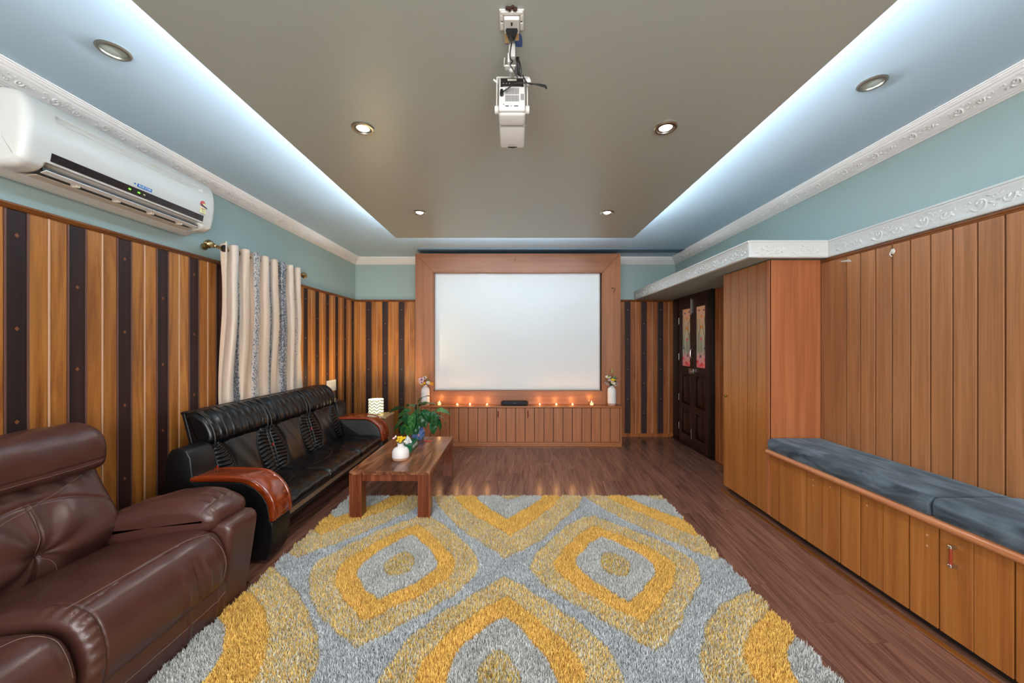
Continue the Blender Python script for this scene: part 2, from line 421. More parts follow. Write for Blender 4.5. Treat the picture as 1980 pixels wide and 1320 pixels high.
# dropped panel
b = B(); b.box(-1.26, 1.26, -1.9, 3.95, ZP, ZP+.022); b.bevel(.002, 1); b.obj('dropped_panel', 'panel', ceiling)
b = B(); b.box(-1.26, -1.25, -1.9, 3.95, ZP+.02, 2.530); b.box(1.25, 1.26, -1.9, 3.95, ZP+.02, 2.530); b.box(-1.25, 1.25, 3.94, 3.95, ZP+.02, 2.530); b.obj('cove_baffle', 'panel', ceiling)  # unseen upstand added to block cove light from the walls and crown
b = B(); b.box(-1.0, 1.0, -1.6, 3.6, ZP+.022, ZC); b.obj('panel_support', 'panel', ceiling)
b = B(); b.box(-1.29, 2.25, 4.93, 5.10, 2.609, ZC); b.obj('slot_shadow_slab', flat('slot_shadow_paint', '#4a6478', .5), ceiling)  # raised slab; its dark colour stands in for the shade of a slot

# floor boards, laid at a slight angle
def clip(poly, x0, x1, y0, y1):
    for ax, lim, sg in ((0, x0, 1), (0, x1, -1), (1, y0, 1), (1, y1, -1)):
        out = []
        for i in range(len(poly)):
            p, q = poly[i], poly[(i+1) % len(poly)]
            ip, iq = (p[ax]-lim)*sg >= 0, (q[ax]-lim)*sg >= 0
            if ip: out.append(p)
            if ip != iq:
                t = (lim-p[ax])/(q[ax]-p[ax]); out.append((p[0]+t*(q[0]-p[0]), p[1]+t*(q[1]-p[1])))
        poly = out
        if len(poly) < 3: return None
    return poly
th = R(4.5); dx, dy = -math.sin(th), math.cos(th)
PW, PL = .122, 1.18
for i in range(-24, 26):
    offs = random.random()*PL
    for j in range(-1, 6):
        u0, u1 = i*PW+.0008, (i+1)*PW-.0008; v0 = j*PL+offs+.0008; v1 = v0+PL-.0016
        poly = [(u*dy+v*dx, -u*dx+v*dy) for u, v in ((u0, v0), (u1, v0), (u1, v1), (u0, v1))]
        poly = clip(poly, XL-.01, XR+.01, .55, YB+.01)
        if not poly: continue
        ar = abs(sum(poly[k][0]*poly[(k+1) % len(poly)][1]-poly[(k+1) % len(poly)][0]*poly[k][1] for k in range(len(poly))))/2
        if ar < .004: continue
        bb = B(); bb.prism(poly, 'z', -.012, 0); bb.obj('floor_board', 'floor', floor, smooth=False)
b = B(); b.box(XL, XR, YR, .548, -.012, 0); b.obj('floor_boards_rear', 'floor', floor)

# ---- panelled dado of upright planks
def plank_mesh(w, t, h, ch, axis):
    pts = [(-w/2, 0), (w/2, 0), (w/2, t-ch), (w/2-ch, t), (-w/2+ch, t), (-w/2, t-ch)]
    bb = B(); bb.prism(pts, 'z', 0, h); return bb.mesh('plank', False)
ZD, ZB = 1.985, .05
pm = {}
def plank(parent, mat, loc, rz, w=.072, t=.016, h=ZD-ZB, ch=.003):
    k = (mat, w, t, round(h, 4))
    if k not in pm: pm[k] = plank_mesh(w, t, h, ch, 'z'); pm[k].materials.append(M[mat])
    o = link('plank', pm[k], None, parent); o.location = loc; o.rotation_euler = (0, 0, rz); return o
bb = B(); bb.prism([(-.009, 0), (0, -.011), (.009, 0), (0, .011)], 'y', -.0012, 0); dia = bb.mesh('inlay', False); dia.materials.append(M['inlay'])
bb = B(); bb.prism([(-.006, 0), (0, -.007), (.006, 0), (0, .007)], 'y', -.0012, 0); dia2 = bb.mesh('inlay', False); dia2.materials.append(M['inlay2'])
def inlays(parent, dark_i, place, small):
    z0 = (1.86, 1.655)[dark_i % 2]
    for q in range(5):
        z = z0-.436*q
        if z < .12: break
        o = link('inlay', dia2 if small else dia, None, parent); place(o, z)
# local plank frame: width along local x, thickness along +y (towards the room after rotation)
PIT = .08023
beads = B(); beadsd = B()
WIN = (2.98, 3.74, .95, 1.9)
k = -9
while True:
    y = 1.74+k*PIT
    if y > YB-.03: break
    drk = (k % 3 == 0)
    if WIN[0] < y < WIN[1]:
        plank(wl, 'rose' if drk else 'teak', (XL-.012, y, ZB), R(-90), h=WIN[2]-ZB)
    else:
        plank(wl, 'rose' if drk else 'teak', (XL-.012, y, ZB), R(-90))
        if drk:
            def place(o, z, y=y): o.location = (XL+.0041, y, z); o.rotation_euler = (0, 0, R(90))
            inlays(wl, k//3, place, y > 3.9)
    if not (WIN[0]-.05 < y < WIN[1]): (beadsd if drk or (k+1) % 3 == 0 else beads).box(XL-.012, XL+.0062, y+PIT/2-.0033, y+PIT/2+.0033, ZB, ZD)
    k += 1
stuff(beads.obj('bead', 'bead', wl, False)); stuff(beadsd.obj('bead', 'beadd', wl, False))
beads = B(); beadsd = B()
def back_run(xa, xb, x_dark, mt='teak2'):
    k = math.ceil((xa+.03-x_dark)/PIT); di = 0
    while True:
        x = x_dark+k*PIT
        if x > xb-.03: break
        drk = (k % 3 == 0)
        plank(wb, 'rose' if drk else mt, (x, YB+.012, ZB), R(180))
        if drk:
            def place(o, z, x=x): o.location = (x, YB-.0041, z)
            inlays(wb, k//3, place, True)
        (beadsd if drk or (k+1) % 3 == 0 else beads).box(x+PIT/2-.003, x+PIT/2+.003, YB-.0062, YB+.012, ZB, ZD)
        k += 1
back_run(XL, -1.22, -2.138, 'teak'); back_run(1.30, XR, 1.656)  # left run in golden teak, carrying the lamp's warm light in its colour
stuff(beads.obj('bead', 'bead', wb, False)); stuff(beadsd.obj('bead', 'beadd', wb, False))
b = B(); b.box(XL-.012, XL+.020, YB-.022, YB+.012, ZB, ZD); b.bevel(.003, 1); b.obj('corner_strip', 'teak', wb)
# cap mouldings and skirtings
def moulding(name, prof, axis, a, c, mat, parent=None):
    bb = B(); bb.prism(prof, axis, a, c); o = bb.obj(name, mat, parent, True, ang=14)
    return struct(o) if parent is None else o
cap = [(0, 0), (.022, 0), (.028, .006), (.024, .012), (.03, .018), (.03, .026), (.016, .032), (0, .032)]
moulding('trim_1', [(XL-.012+u, ZD-.008+v) for u, v in cap], 'y', .2, YB, 'cap')
moulding('trim_2', [(YB+.012-u, ZD-.008+v) for u, v in cap], 'x', XL, -1.3, 'cap')
moulding('trim_3', [(YB+.012-u, ZD-.008+v) for u, v in cap], 'x', 1.42, XR, 'cap')
moulding('baseboard_left', [(XL-.012, 0), (XL+.012, 0), (XL+.012, ZB-.008), (XL+.006, ZB), (XL-.012, ZB)], 'y', .2, YB, 'cap')
moulding('baseboard_back', [(YB+.012, 0), (YB-.012, 0), (YB-.012, ZB-.016), (YB-.006, ZB-.008), (YB-.006, ZB), (YB+.012, ZB)], 'x', XL, XR, 'teak2')
# window behind the curtain
b = B()
y0, y1, z0, z1 = WIN
for a in ((y0-.05, y0, z0-.05, z1+.05), (y1, y1+.05, z0-.05, z1+.05), (y0, y1, z0-.05, z0), (y0, y1, z1, z1+.05), ((y0+y1)/2-.02, (y0+y1)/2+.02, z0, z1)):
    b.box(XL-.01, XL+.03, *a)
win = struct(b.obj('window_1', 'door'))
for a in ((y0, (y0+y1)/2-.02), ((y0+y1)/2+.02, y1)):
    bb = B(); bb.box(XL-.009, XL-.003, a[0], a[1], z0, z1); bb.obj('pane', 'sky', win)

# ---- crown (cove) with scroll ornaments
def crown_prof():
    return [(0, 0), (.009, 0), (.011, .004), (.008, .006), (.012, .009), (.017, .010), (.018, .015), (.024, .017), (.026, .020), (.060, .060), (.064, .060), (.066, .064), (.063, .067), (.068, .072), (.075, .074), (.079, .078), (.077, .082), (.082, .083), (.087, .086), (.087, .089), (.095, .091), (.095, .096), (0, .096)]
ZCR = ZC-.096
moulding('trim_4', [(XL-.012+u, ZCR+v) for u, v in crown_prof()], 'y', YR, YB+.012, 'plaster')
moulding('trim_5', [(XR+.012-u, ZCR+v) for u, v in crown_prof()], 'y', YR, YB+.012, 'plaster')
moulding('trim_6', [(YB+.012-u, ZCR+v) for u, v in crown_prof()], 'x', XL, XR, 'plaster')
for t in ('trim_4', 'trim_5', 'trim_6'): bpy.data.objects[t]['label'] = None or 'white plaster crown moulding under the blue ceiling'
def scroll_mesh(w, h, d):
    """low-relief acanthus scroll about w long and h high, relief depth d, in local x,z with relief to -y"""
    bb = B()
    def curl(cx, cz, r0, a0, turns, sg, rr):
        pts = []
        for i in range(22):
            t = i/21; a = a0+sg*t*turns*2*math.pi; r = r0*(1-.78*t)
            pts.append((cx+r*math.cos(a), 0, cz+r*math.sin(a)))
        bb.tube(pts, lambda t: rr*(1-.55*t), 6)
    curl(-w*.20, 0, h*.44, R(200), 1.15, 1, h*.085)
    curl(w*.24, -h*.04, h*.34, R(20), 1.0, -1, h*.075)
    for cx, cz, r0, s_, t_ in ((-w*.42, h*.16, h*.2, 1, .6), (w*.45, h*.18, h*.2, -1, .6), (w*.03, h*.20, h*.17, 1, .7), (w*.04, -h*.25, h*.15, -1, .7)):
        curl(cx, cz, r0, 0, t_, s_, h*.05)
    for cx, cz, a in ((-w*.2, 0, 20), (-w*.17, h*.08, 70), (-w*.24, h*.05, 120), (w*.25, 0, 60), (w*.1, 0, 10), (w*.38, -h*.15, -40), (-w*.38, -h*.2, 40), (-w*.03, -h*.08, -20), (w*.14, h*.3, 30), (-w*.06, h*.36, -15)):
        bb.sph((cx, 0, cz), h*.11, (1.25, .8, .5), 8, Matrix.Rotation(R(-a), 3, 'Y'))
    for v in bb.bm.verts: v.co.y *= d/(h*.09)
    return bb.mesh('scroll_ornament')
sc1 = scroll_mesh(.205, .050, .0062); sc1.materials.append(M['plaster'])
sc2 = scroll_mesh(.25, .086, .0062); sc2.materials.append(M['fascia'])
nrm = math.atan2(.044, .038)   # slope of the cove face
def orn(parent, me, loc, xa, za):
    """local x -> xa, local z -> za"""
    xa, za = Vector(xa).normalized(), Vector(za).normalized(); ya = za.cross(xa)
    o = link('scroll_ornament', me, None, parent); m = Matrix((xa, ya, za)).transposed().to_4x4(); m.translation = loc; o.matrix_world = m
    return o
t4, t5, t6 = (bpy.data.objects[n] for n in ('trim_4', 'trim_5', 'trim_6'))
sl = Vector((.038, 0, .044)).normalized()
y = 1.0
while y < YB-.15:
    orn(t4, sc1, (XL-.012+.047, y, ZCR+.040), (0, 1, 0), (sl.x, 0, sl.z))
    orn(t5, sc1, (XR+.012-.047, y, ZCR+.040), (0, -1, 0), (-sl.x, 0, sl.z))
    y += .225
x = XL+.2
# ---- soffit over the door and the fascia with ornament
FX = 1.75; FY = 2.78; FZ0, FZ1 = 2.0, 2.126
b = B(); b.prism([(FX+.02, YB), (FX+.02, FY+.02), (XR+.01, FY+.02), (XR+.01, YB)], 'z', FZ0+.004, FZ1-.01)
soff = struct(b.obj('trim_7', 'wall', smooth=False))
def fprof(s=1):   # outward, z
    return [(0, 0), (.020, 0), (.024, .004), (.024, .010), (.018, .014), (.018, .100), (.022, .104), (.022, .112), (.028, .116), (.028, .126), (0, .126)]
b = B(); b.prism([(FX+.02-u, FZ0+v) for u, v in fprof()], 'y', FY, YB); f1 = struct(b.obj('trim_8', 'fascia', ang=50))
b = B(); b.prism([(FY+.02-u, FZ0+v) for u, v in fprof()], 'x', FX, XR); f2 = struct(b.obj('trim_9', 'fascia', ang=50))
b = B(); b.prism([(XR+.01-u, FZ0+v) for u, v in fprof()], 'y', .2, FY); f3 = struct(b.obj('trim_10', 'fascia', ang=50))
y = FY+.14
while y < YB-.1: orn(f1, sc2, (FX+.0015, y, FZ0+.057), (0, -1, 0), (0, 0, 1)); y += .262
for x in (1.90, 2.17): orn(f2, sc2, (x, FY+.0015, FZ0+.057), (1, 0, 0), (0, 0, 1))
y = FY-.17
while y > .9: orn(f3, sc2, (XR-.0085, y, FZ0+.057), (0, -1, 0), (0, 0, 1)); y -= .262
for t, s in ((t4, 'left wall'), (t5, 'right wall'), (t6, 'back wall')): t['label'] = 'white plaster crown moulding along the top of the ' + s
f1['label'] = 'white ornamented fascia in front of the door soffit'; f2['label'] = 'short white fascia above the corner cupboard'; f3['label'] = 'white ornamented band above the bench panelling'

# ---- right wall panelling above the bench
b = B(); b.box(XR, XR+.012, .2, 2.85, 0, 1.98); b.obj('backing_board', 'gap', wr)
y = 1.777+.1063*9.85
PR = .1063; g0 = 1.777
for k in range(-9, 10):
    ya = g0+k*PR
    if k == 9: 
        plank(wr, 'veneerw', (XR+.002, 2.785, .50), R(90), w=.118, t=.012, h=1.47); continue
    plank(wr, 'veneerw', (XR+.002, ya+PR/2, .50), R(90), w=PR-.0085, t=.012, h=1.47, ch=.0008)
moulding('trim_11', [(XR+.01-u*.8, 1.965+v) for u, v in cap], 'y', .2, 2.84, 'cap')
# ---- right wall near the door: black corner board, door, plank strip
b = B(); b.box(XR-.03, XR+.012, 5.235, YB-.006, 0, FZ0+.004); b.bevel(.003); cb = b.obj('corner_board', 'ebony', wr)
b = B(); b.box(XR-.045, XR+.012, 4.345, 4.44, 0, FZ0+.004); b.bevel(.003); b.obj('door_jamb_board', 'ebony', wr)
for i in range(8): plank(wr, 'teak2', (XR+.006, 4.30-i*.11, 0.0), R(90), w=.106, t=.016, h=FZ0-.002)
door = bpy.data.objects.new('door_1', None); C.objects.link(door); door.location = (XR, 4.83, 0); WL['door_1'] = Vector((XR, 4.83, 0))
door['kind'] = 'structure'; door['label'] = 'dark double door with painted glass panels'
def leaf(y0, y1, gz0, gz1, hinge_y):
    X0, X1 = XR-.038, XR+.005
    w_ = .072
    bb = B()
    for a in ((y0, y0+w_, .01, FZ0-.03), (y1-w_, y1, .01, FZ0-.03), (y0+w_, y1-w_, .01, .14), (y0+w_, y1-w_, .47, .545), (y0+w_, y1-w_, .955, gz0), (y0+w_, y1-w_, gz1, FZ0-.03)):
        bb.box(X0, X1, *a)
    o = bb.obj('door_leaf', 'door', door, False)
    for za, zb in ((.14, .47), (.545, .955)):
        p = B(); p.box(X0+.018, X1-.006, y0+w_, y1-w_, za, zb)
        p.box(X0+.006, X0+.02, y0+w_+.03, y1-w_-.03, za+.035, zb-.035); p.bevel(.006, 2); p.obj('panel', 'door', o)
        for (a0, a1, c0, c1) in ((y0+w_-.006, y0+w_+.006, za, zb), (y1-w_-.006, y1-w_+.006, za, zb), (y0+w_, y1-w_, za-.006, za+.006), (y0+w_, y1-w_, zb-.006, zb+.006)):
            q = B(); q.box(X0-.004, X0+.01, a0, a1, c0, c1); q.bevel(.003, 2); q.obj('bead', 'door', o)
    gl = B(); gl.box(X0+.016, X0+.022, y0+w_, y1-w_, gz0, gz1)
    glo = gl.obj('glass_panel', GLASSM, o)
    return o, (X0+.0155, y0+w_, y1-w_, gz0, gz1)
def glassmat():
    m, nt, b = newmat('painted_glass')
    g = nd(nt, 'ShaderNodeNewGeometry'); s_ = nd(nt, 'ShaderNodeSeparateXYZ'); nt.links.new(g.outputs['Position'], s_.inputs[0])
    n = nd(nt, 'ShaderNodeTexNoise'); n.inputs['Scale'].default_value = 18; nt.links.new(g.outputs['Position'], n.inputs['Vector'])
    a = nd(nt, 'ShaderNodeMath', operation='MULTIPLY_ADD'); a.inputs[1].default_value = .25; nt.links.new(n.outputs['Fac'], a.inputs[0]); nt.links.new(s_.outputs[2], a.inputs[2])
    mr = nd(nt, 'ShaderNodeMapRange'); mr.inputs[1].default_value = 1.12; mr.inputs[2].default_value = 1.95; nt.links.new(a.outputs[0], mr.inputs[0])
    cr = nd(nt, 'ShaderNodeValToRGB'); e = cr.color_ramp.elements
    e[0].position = 0; e[0].color = lin('#c8453f'); e[1].position = 1; e[1].color = lin('#c68a68')
    for p_, c_ in ((.2, '#c2807a'), (.35, '#8f8d78'), (.6, '#a9977a')):
        q = e.new(p_); q.color = lin(c_)
    nt.links.new(mr.outputs[0], cr.inputs[0]); nt.links.new(cr.outputs[0], b.inputs['Base Color'])
    nt.links.new(cr.outputs[0], b.inputs['Emission Color']); b.inputs['Emission Strength'].default_value = .14  # mild glow put in for light passing through the pane
    b.inputs['Roughness'].default_value = .3; return m
GLASSM = glassmat()
def art(ob, g, mirror):
    X, a, c, z0, z1 = g; w_ = c-a; h = z1-z0
    def P(u, v): return (X, (a+u*w_) if not mirror else (c-u*w_), z0+v*h)
    m_ = {n: flat(n, col, .4, emit=col, estr=.08) for n, col in (('art_green', '#3c5230'), ('art_pink', '#e0465e'), ('art_orange', '#d8833a'), ('art_violet', '#5b4460'), ('art_red', '#cc3a32'))} if 'art_green' not in bpy.data.materials else {n: bpy.data.materials[n] for n in ('art_green', 'art_pink', 'art_orange', 'art_violet', 'art_red')}  # motifs glow slightly too, standing in for light from behind
    bb = B()
    for pts in (((.5, .25), (.55, .38), (.5, .5)), ((.75, .2), (.85, .45), (.7, .62), (.6, .72)), ((.2, .25), (.25, .45), (.1, .62), (.15, .8)), ((.35, .2), (.4, .42), (.3, .55), (.45, .68)), ((.9, .3), (.95, .55), (.85, .75), (.95, .9)), ((.1, .3), (.15, .5), (.35, .62), (.3, .78))):
        bb.tube([P(u, v) for u, v in pts], .0028, 5, 5)
    bb.obj('painted_stem', m_['art_green'], ob)
    def fl(u, v, r, mat, n=5):
        q = B()
        for i in range(n):
            an = math.pi*(i+.5)/n
            cy = P(u, v); q.sph((X, cy[1]+math.cos(an)*r*.6, cy[2]+math.sin(an)*r*.6), r*.55, (.12, .6, 1), 8, Matrix.Rotation(math.pi/2-an if True else 0, 3, 'X') if False else None)
        q.obj('painted_flower', m_[mat], ob)
    fl(.45, .45, .030, 'art_pink'); fl(.5, .64, .034, 'art_orange'); fl(.25, .93, .02, 'art_violet'); fl(.75, .92, .02, 'art_violet')
    fl(.85, .3, .026, 'art_violet'); fl(.4, .17, .026, 'art_violet'); fl(.5, .82, .028, 'art_orange')
    fl(.1, .08, .03, 'art_red'); fl(.55, .04, .034, 'art_red'); fl(.9, .12, .03, 'art_pink'); fl(.3, .02, .03, 'art_pink')
l1, g1 = leaf(4.835, 5.225, 1.06, 1.83, 5.22); art(l1, g1, False)
l2, g2 = leaf(4.45, 4.832, 1.06, 1.83, 4.45); art(l2, g2, True)
b = B(); b.tube([(XR-.04, 4.81, 1.30), (XR-.075, 4.81, 1.28), (XR-.075, 4.81, 1.19), (XR-.04, 4.81, 1.17)], .006, 8, 4); b.obj('pull_handle', 'chrome', door)
b = B(); b.box(XR-.062, XR-.038, 4.78, 4.90, .97, 1.04); b.bevel(.004); b.cyl((XR-.07, 4.83, 1.0), (XR-.06, 4.83, 1.0), .012); b.obj('rim_lock', 'chrome', door)
b = B(); b.box(XR-.05, XR-.038, 4.845, 4.862, 1.76, 1.94); b.cyl((XR-.052, 4.853, 1.74), (XR-.052, 4.853, 1.95), .005); b.obj('tower_bolt', 'steel', door)
b = B(); b.cyl((XR-.052, 4.845, .12), (XR-.052, 4.845, .26), .005); b.sph((XR-.056, 4.845, .22), .01); b.obj('tower_bolt', 'steel', door)
for z in (1.68, 1.18, .62, .22):
    bb = B(); bb.cyl((XR-.042, 5.232, z-.045), (XR-.042, 5.232, z+.045), .006, n=10); bb.obj('hinge', 'steel', door)
b = B(); b.box(XR-.045, XR+.01, 4.44, 5.235, 1.968, FZ0+.004); b.obj('lintel', 'door', door)
b = B(); b.box(XR-.06, XR, 4.36, YB-.02, 0, .012); b.obj('threshold', 'door', door)

# ------------------------------------------------------------------ corner cupboard
BX = 1.95
cup = root('corner_cupboard', 'tall teak veneered corner cupboard between the bench and the dark door', 'cupboard', (2.15, 3.16, 0))
b = B(); b.box(BX+.012, XR-.002, 2.862, 3.478, 0.05, FZ0-.002); b.obj('carcass', 'gap', cup)
b = B(); b.box(BX+.05, XR-.004, 2.88, 3.47, 0, .05); b.obj('plinth', 'gap', cup)
cuts = [2.884, 3.0, 3.117, 3.237, 3.356, 3.478]
b = B(); b.box(BX-.002, BX+.014, 2.85, 2.881, .045, FZ0-.002); b.bevel(.002, 1); b.obj('corner_post', 'redv', cup)
for a, c in zip(cuts, cuts[1:]):
    bb = B(); bb.box(BX, BX+.012, a+.0035, c-.0035, .045, FZ0-.004); bb.bevel(.0006, 1); bb.obj('plank', 'veneer', cup, False)
b = B(); b.box(BX+.004, XR-.002, 2.85, 2.862, .045, FZ0-.002); b.bevel(.001, 1); b.obj('side_panel', 'redv', cup)
b = B(); b.sph((BX-.012, 3.42, .88), .012); b.cyl((BX-.01, 3.42, .88), (BX, 3.42, .88), .006); b.obj('knob', 'knob', cup)

# ------------------------------------------------------------------ storage bench
ben = root('storage_bench', 'long built-in teak storage bench along the right wall', 'bench', (2.15, 1.7, 0))
b = B(); b.box(BX+.014, XR-.002, .45, 2.848, .045, .50); b.obj('carcass', 'gap', ben)
b = B(); b.box(BX+.035, XR-.004, .45, 2.848, 0, .045); b.obj('plinth', 'gap', ben)
y = 2.848; ed = [2.848] + [2.748-.1296*k for k in range(0, 18)]
for i, (c, a) in enumerate(zip(ed, ed[1:])):
    g = .0014 if i in (1, 3, 6, 9) else .004
    bb = B(); bb.box(BX, BX+.014, a+g, c-.0014 if i-1 in (1, 3, 6, 9) else c-.004, .042, .508); bb.bevel(.0006, 1); bb.obj('plank', 'veneer', ben, False)
b = B(); b.prism([(XR-.002, .507), (BX-.005, .507), (BX-.012, .512), (BX-.026, .516), (BX-.034, .526), (BX-.034, .538), (BX-.026, .548), (BX-.012, .552), (XR-.002, .552)], 'y', .45, 2.848)
b.obj('top_rail', 'rail', ben, ang=70)
b = B(); b.box(BX-.045, BX-.012, .2, 3.49, 0, .006); b.bevel(.002, 1); o = b.obj('trim_12', 'cap'); struct(o)
hd = B()
for z in (.295, .385):
    pass
b = B(); yh = 1.645
b.cyl((BX-.024, yh, .378), (BX-.024, yh, .449), .006, n=10); hnd = b.obj('handle', 'rubber', ben)
for z in (.372, .455):
    b = B(); b.box(BX-.030, BX, yh-.007, yh+.007, z-.007, z+.007); b.bevel(.0015, 1); b.obj('handle_post', 'chrome', hnd)
for yy, zz in ((2.43, .47), (2.43, .43), (2.30, .47), (1.76, .45), (1.76, .40), (2.06, .46)):
    bb = B(); bb.cyl((BX-.0015, yy, zz), (BX, yy, zz), .004, n=8); bb.obj('screw_plug', 'bead', ben)
# cushions
def cushion(name, y0, y1, zt, label):
    x0, x1 = BX-.022, XR-.004
    pr = [(x0+.006, .5535), (x0, .57), (x0-.002, .60), (x0, zt-.02), (x0+.018, zt-.002), (x0+.07, zt), (x0+.2, zt+.002), (x1-.07, zt), (x1-.018, zt-.002), (x1, zt-.02), (x1, .57), (x1-.006, .5535), (x1-.1, .5535), (x0+.1, .5535)]
    def dsp(Y, X, Z, nx, nz):
        fr = (nx < -.5)
        return np.where(fr, .0022*np.sin(Y*38+Z*60)*np.sin(Y*9.1), .0012*np.sin(Y*16+X*22)) + np.where(fr, -.003*np.exp(-((Z-(zt-.012))/.003)**2), 0)
    o = loft(name, pr, y0, y1, .012, 120, 60, 'velvet', None, dsp, sm=4)
    return tag(o, label, 'cushion', 'bench cushions')
cushion('bench_cushion', 1.732, 2.842, .637, 'long slate blue velvet cushion at the cupboard end of the bench')
cushion('bench_cushion', .62, 1.722, .645, 'nearer slate blue velvet cushion, its end overlapping the right edge of the photo')
# bits on the right panelling
b = B(); b.sph((XR-.014, 2.30, 1.925), .014, (.5, 1, 1.3), 10); b.tube([(XR-.016, 2.30, 1.93), (XR-.03, 2.30, 1.915), (XR-.03, 2.30, 1.90), (XR-.018, 2.30, 1.895)], .003, 6, 3)
tag(b.obj('adhesive_hook', 'tape'), 'small clear adhesive hook near the top of the right panelling', 'hook')
b = B(); b.prism([(2.58, 1.925), (2.66, 1.94), (2.68, 1.95), (2.60, 1.945)], 'x', XR-.0125, XR-.011)
tag(b.obj('tape_scrap', 'tape'), 'torn strip of clear tape at the top corner of the right panelling', 'tape')

# ------------------------------------------------------------------ screen surround and cabinet
FY0 = 5.02
sf = root('screen_surround', 'large teak veneered frame around the projection screen', 'frame', (.045, 5.2, 0))
xo0, xo1, zo1, zo0 = -1.339, 1.429, 2.577, .543
xi0, xi1, zi0, zi1 = -1.10, 1.192, .722, 2.333
def fpiece(pts, mat, name):
    bb = B(); bb.prism(pts, 'y', FY0, FY0+.06); bb.bevel(.0015, 1); return bb.obj(name, mat, sf, False)
m_ = .075
fpiece([(xo0, zo0), (xi0, zi0), (xi0, zi1), (xo0+.09, zo1-.10), (xo0, zo1-.001)], 'frm', 'upright_board') if False else None
fpiece([(xo0, zo0+.0), (xi0-.001, zo0), (xi0-.001, zi1+.0), (xo0, zo1)], 'frm', 'upright_board')
fpiece([(xi1+.001, zo0), (xo1, zo0), (xo1, zo1), (xi1+.001, zi1)], 'frm', 'upright_board')
fpiece([(xo0+.002, zo1), (xi0, zi1+.001), (xi1, zi1+.001), (xo1-.002, zo1)], 'frmh', 'top_board')
fpiece([(xi0, zo0), (xi1, zo0), (xi1, zi0), (xi0, zi0)], 'frmh', 'bottom_board')
for xa in (xo0+.10, xo1-.10):   # faint vertical joint fillets
    bb = B(); bb.box(xa-.002, xa+.002, FY0-.0015, FY0+.001, zo0+.01, zo1-.12); bb.obj('fillet', 'frm', sf)
b = B()
for a in ((xi0, xi0+.012, zi0, zi1), (xi1-.012, xi1, zi0, zi1), (xi0, xi1, zi0, zi0+.006), (xi0, xi1, zi1-.012, zi1)): b.box(a[0], a[1], FY0+.004, FY0+.06, a[2], a[3])
b.obj('inner_reveal', 'frm', sf, False)
b = B(); b.box(xo0+.005, xo0+.03, FY0+.06, YB-.008, .1, zo1-.004); b.obj('side_return', 'frm', sf)
b = B(); b.box(xo1-.03, xo1-.005, FY0+.06, YB-.008, .1, zo1-.004); b.obj('side_return', 'frm', sf)
b = B(); b.box(xo0+.03, xo1-.03, FY0+.06, YB-.008, zo1-.03, zo1-.004); b.obj('top_return', 'frmh', sf)
b = B(); b.box(xi0-.05, xi1+.05, FY0+.065, FY0+.07, zi0-.05, zi1+.05); b.obj('back_panel', 'gap', sf)
# screen, gently wavy cloth
nxs, nzs = 90, 60; X0, X1, Z0, Z1 = xi0+.014, xi1-.03, zi0+.008, zi1-.014
xs = np.linspace(X0, X1, nxs); zs = np.linspace(Z0, Z1, nzs); XX, ZZ = np.meshgrid(xs, zs)
tt = (ZZ-Z0)/(Z1-Z0)
yy = .004*np.sin((XX+.35*(1-tt))*5.1+1)*(1-tt*.5)+.0025*np.sin(XX*11-tt*3.0)+.003*np.exp(-((XX-.1-.5*(.5-tt))/.12)**2)*(1-tt)
V = np.stack([XX, FY0+.05+yy, ZZ], -1).reshape(-1, 3); F = [(i*nxs+j, i*nxs+j+1, (i+1)*nxs+j+1, (i+1)*nxs+j) for i in range(nzs-1) for j in range(nxs-1)]
me = bpy.data.meshes.new('projection_screen'); me.from_pydata(V.tolist(), [], F); me.polygons.foreach_set('use_smooth', [True]*len(F))
scr = link('projection_screen', me, 'screen'); md = scr.modifiers.new('thick', 'SOLIDIFY'); md.thickness = .0015; md.offset = 0
tag(scr, 'large white projection screen cloth set in the teak frame', 'screen')
for xh, zh, s_ in ((1.315, 2.08, 1), (.0, 2.49, .5)):
    bb = B(); r = .028*s_
    bb.tube([(xh, FY0-.002, zh+r), (xh+r*.9, FY0-.015, zh+r*1.2), (xh+r*1.1, FY0-.015, zh), (xh+.2*r, FY0-.012, zh-r*1.5)], .0035*s_, 6, 5)
    bb.sph((xh, FY0-.004, zh+r), .008*s_)
    tag(bb.obj('wire_hook', 'ebony'), 'bent dark wire hook on the right upright of the screen frame' if s_ == 1 else 'tiny dark hook in the middle of the frame top', 'hook')
b = B(); b.tube([(1.04, FY0-.002, .675), (1.03, FY0-.014, .65), (1.035, FY0-.014, .62), (1.05, FY0-.012, .64), (1.045, FY0-.01, .69)], .003, 6, 4)
tag(b.obj('wire_hook', 'dry'), 'thin curled wire on the frame bottom above the right glass candle', 'hook')
# low cabinet
CY = 4.88; CX0, CX1 = -1.24, 1.392
lc = root('low_cabinet', 'long low teak cabinet of upright boards under the screen', 'cabinet', (.08, 4.95, 0))
b = B(); b.box(CX0+.01, CX1-.01, CY+.014, FY0+.2, .05, .522); b.obj('carcass', 'gap', lc)
b = B(); b.box(CX0-.012, CX1+.012, CY-.012, FY0-.001, .522, .543); b.bevel(.004, 2); b.obj('cabinet_top', 'frmh', lc)
b = B(); b.box(CX0, CX1, CY-.002, CY+.014, .012, .072); b.bevel(.003, 1); b.obj('bottom_rail', 'frmh', lc)
b = B(); b.box(CX0-.012, CX1+.012, CY-.012, CY+.02, 0, .012); b.obj('base_strip', 'cap', lc)
b = B(); b.box(CX1-.012, CX1+.012, CY-.006, FY0-.001, .012, .522); b.bevel(.002, 1); b.obj('end_panel', 'frm', lc)
b = B(); b.box(CX0-.012, CX0+.012, CY-.006, FY0-.001, .012, .522); b.bevel(.002, 1); b.obj('end_panel', 'frm', lc)
n = 21; ws = (CX1-.014-(CX0+.014))/n
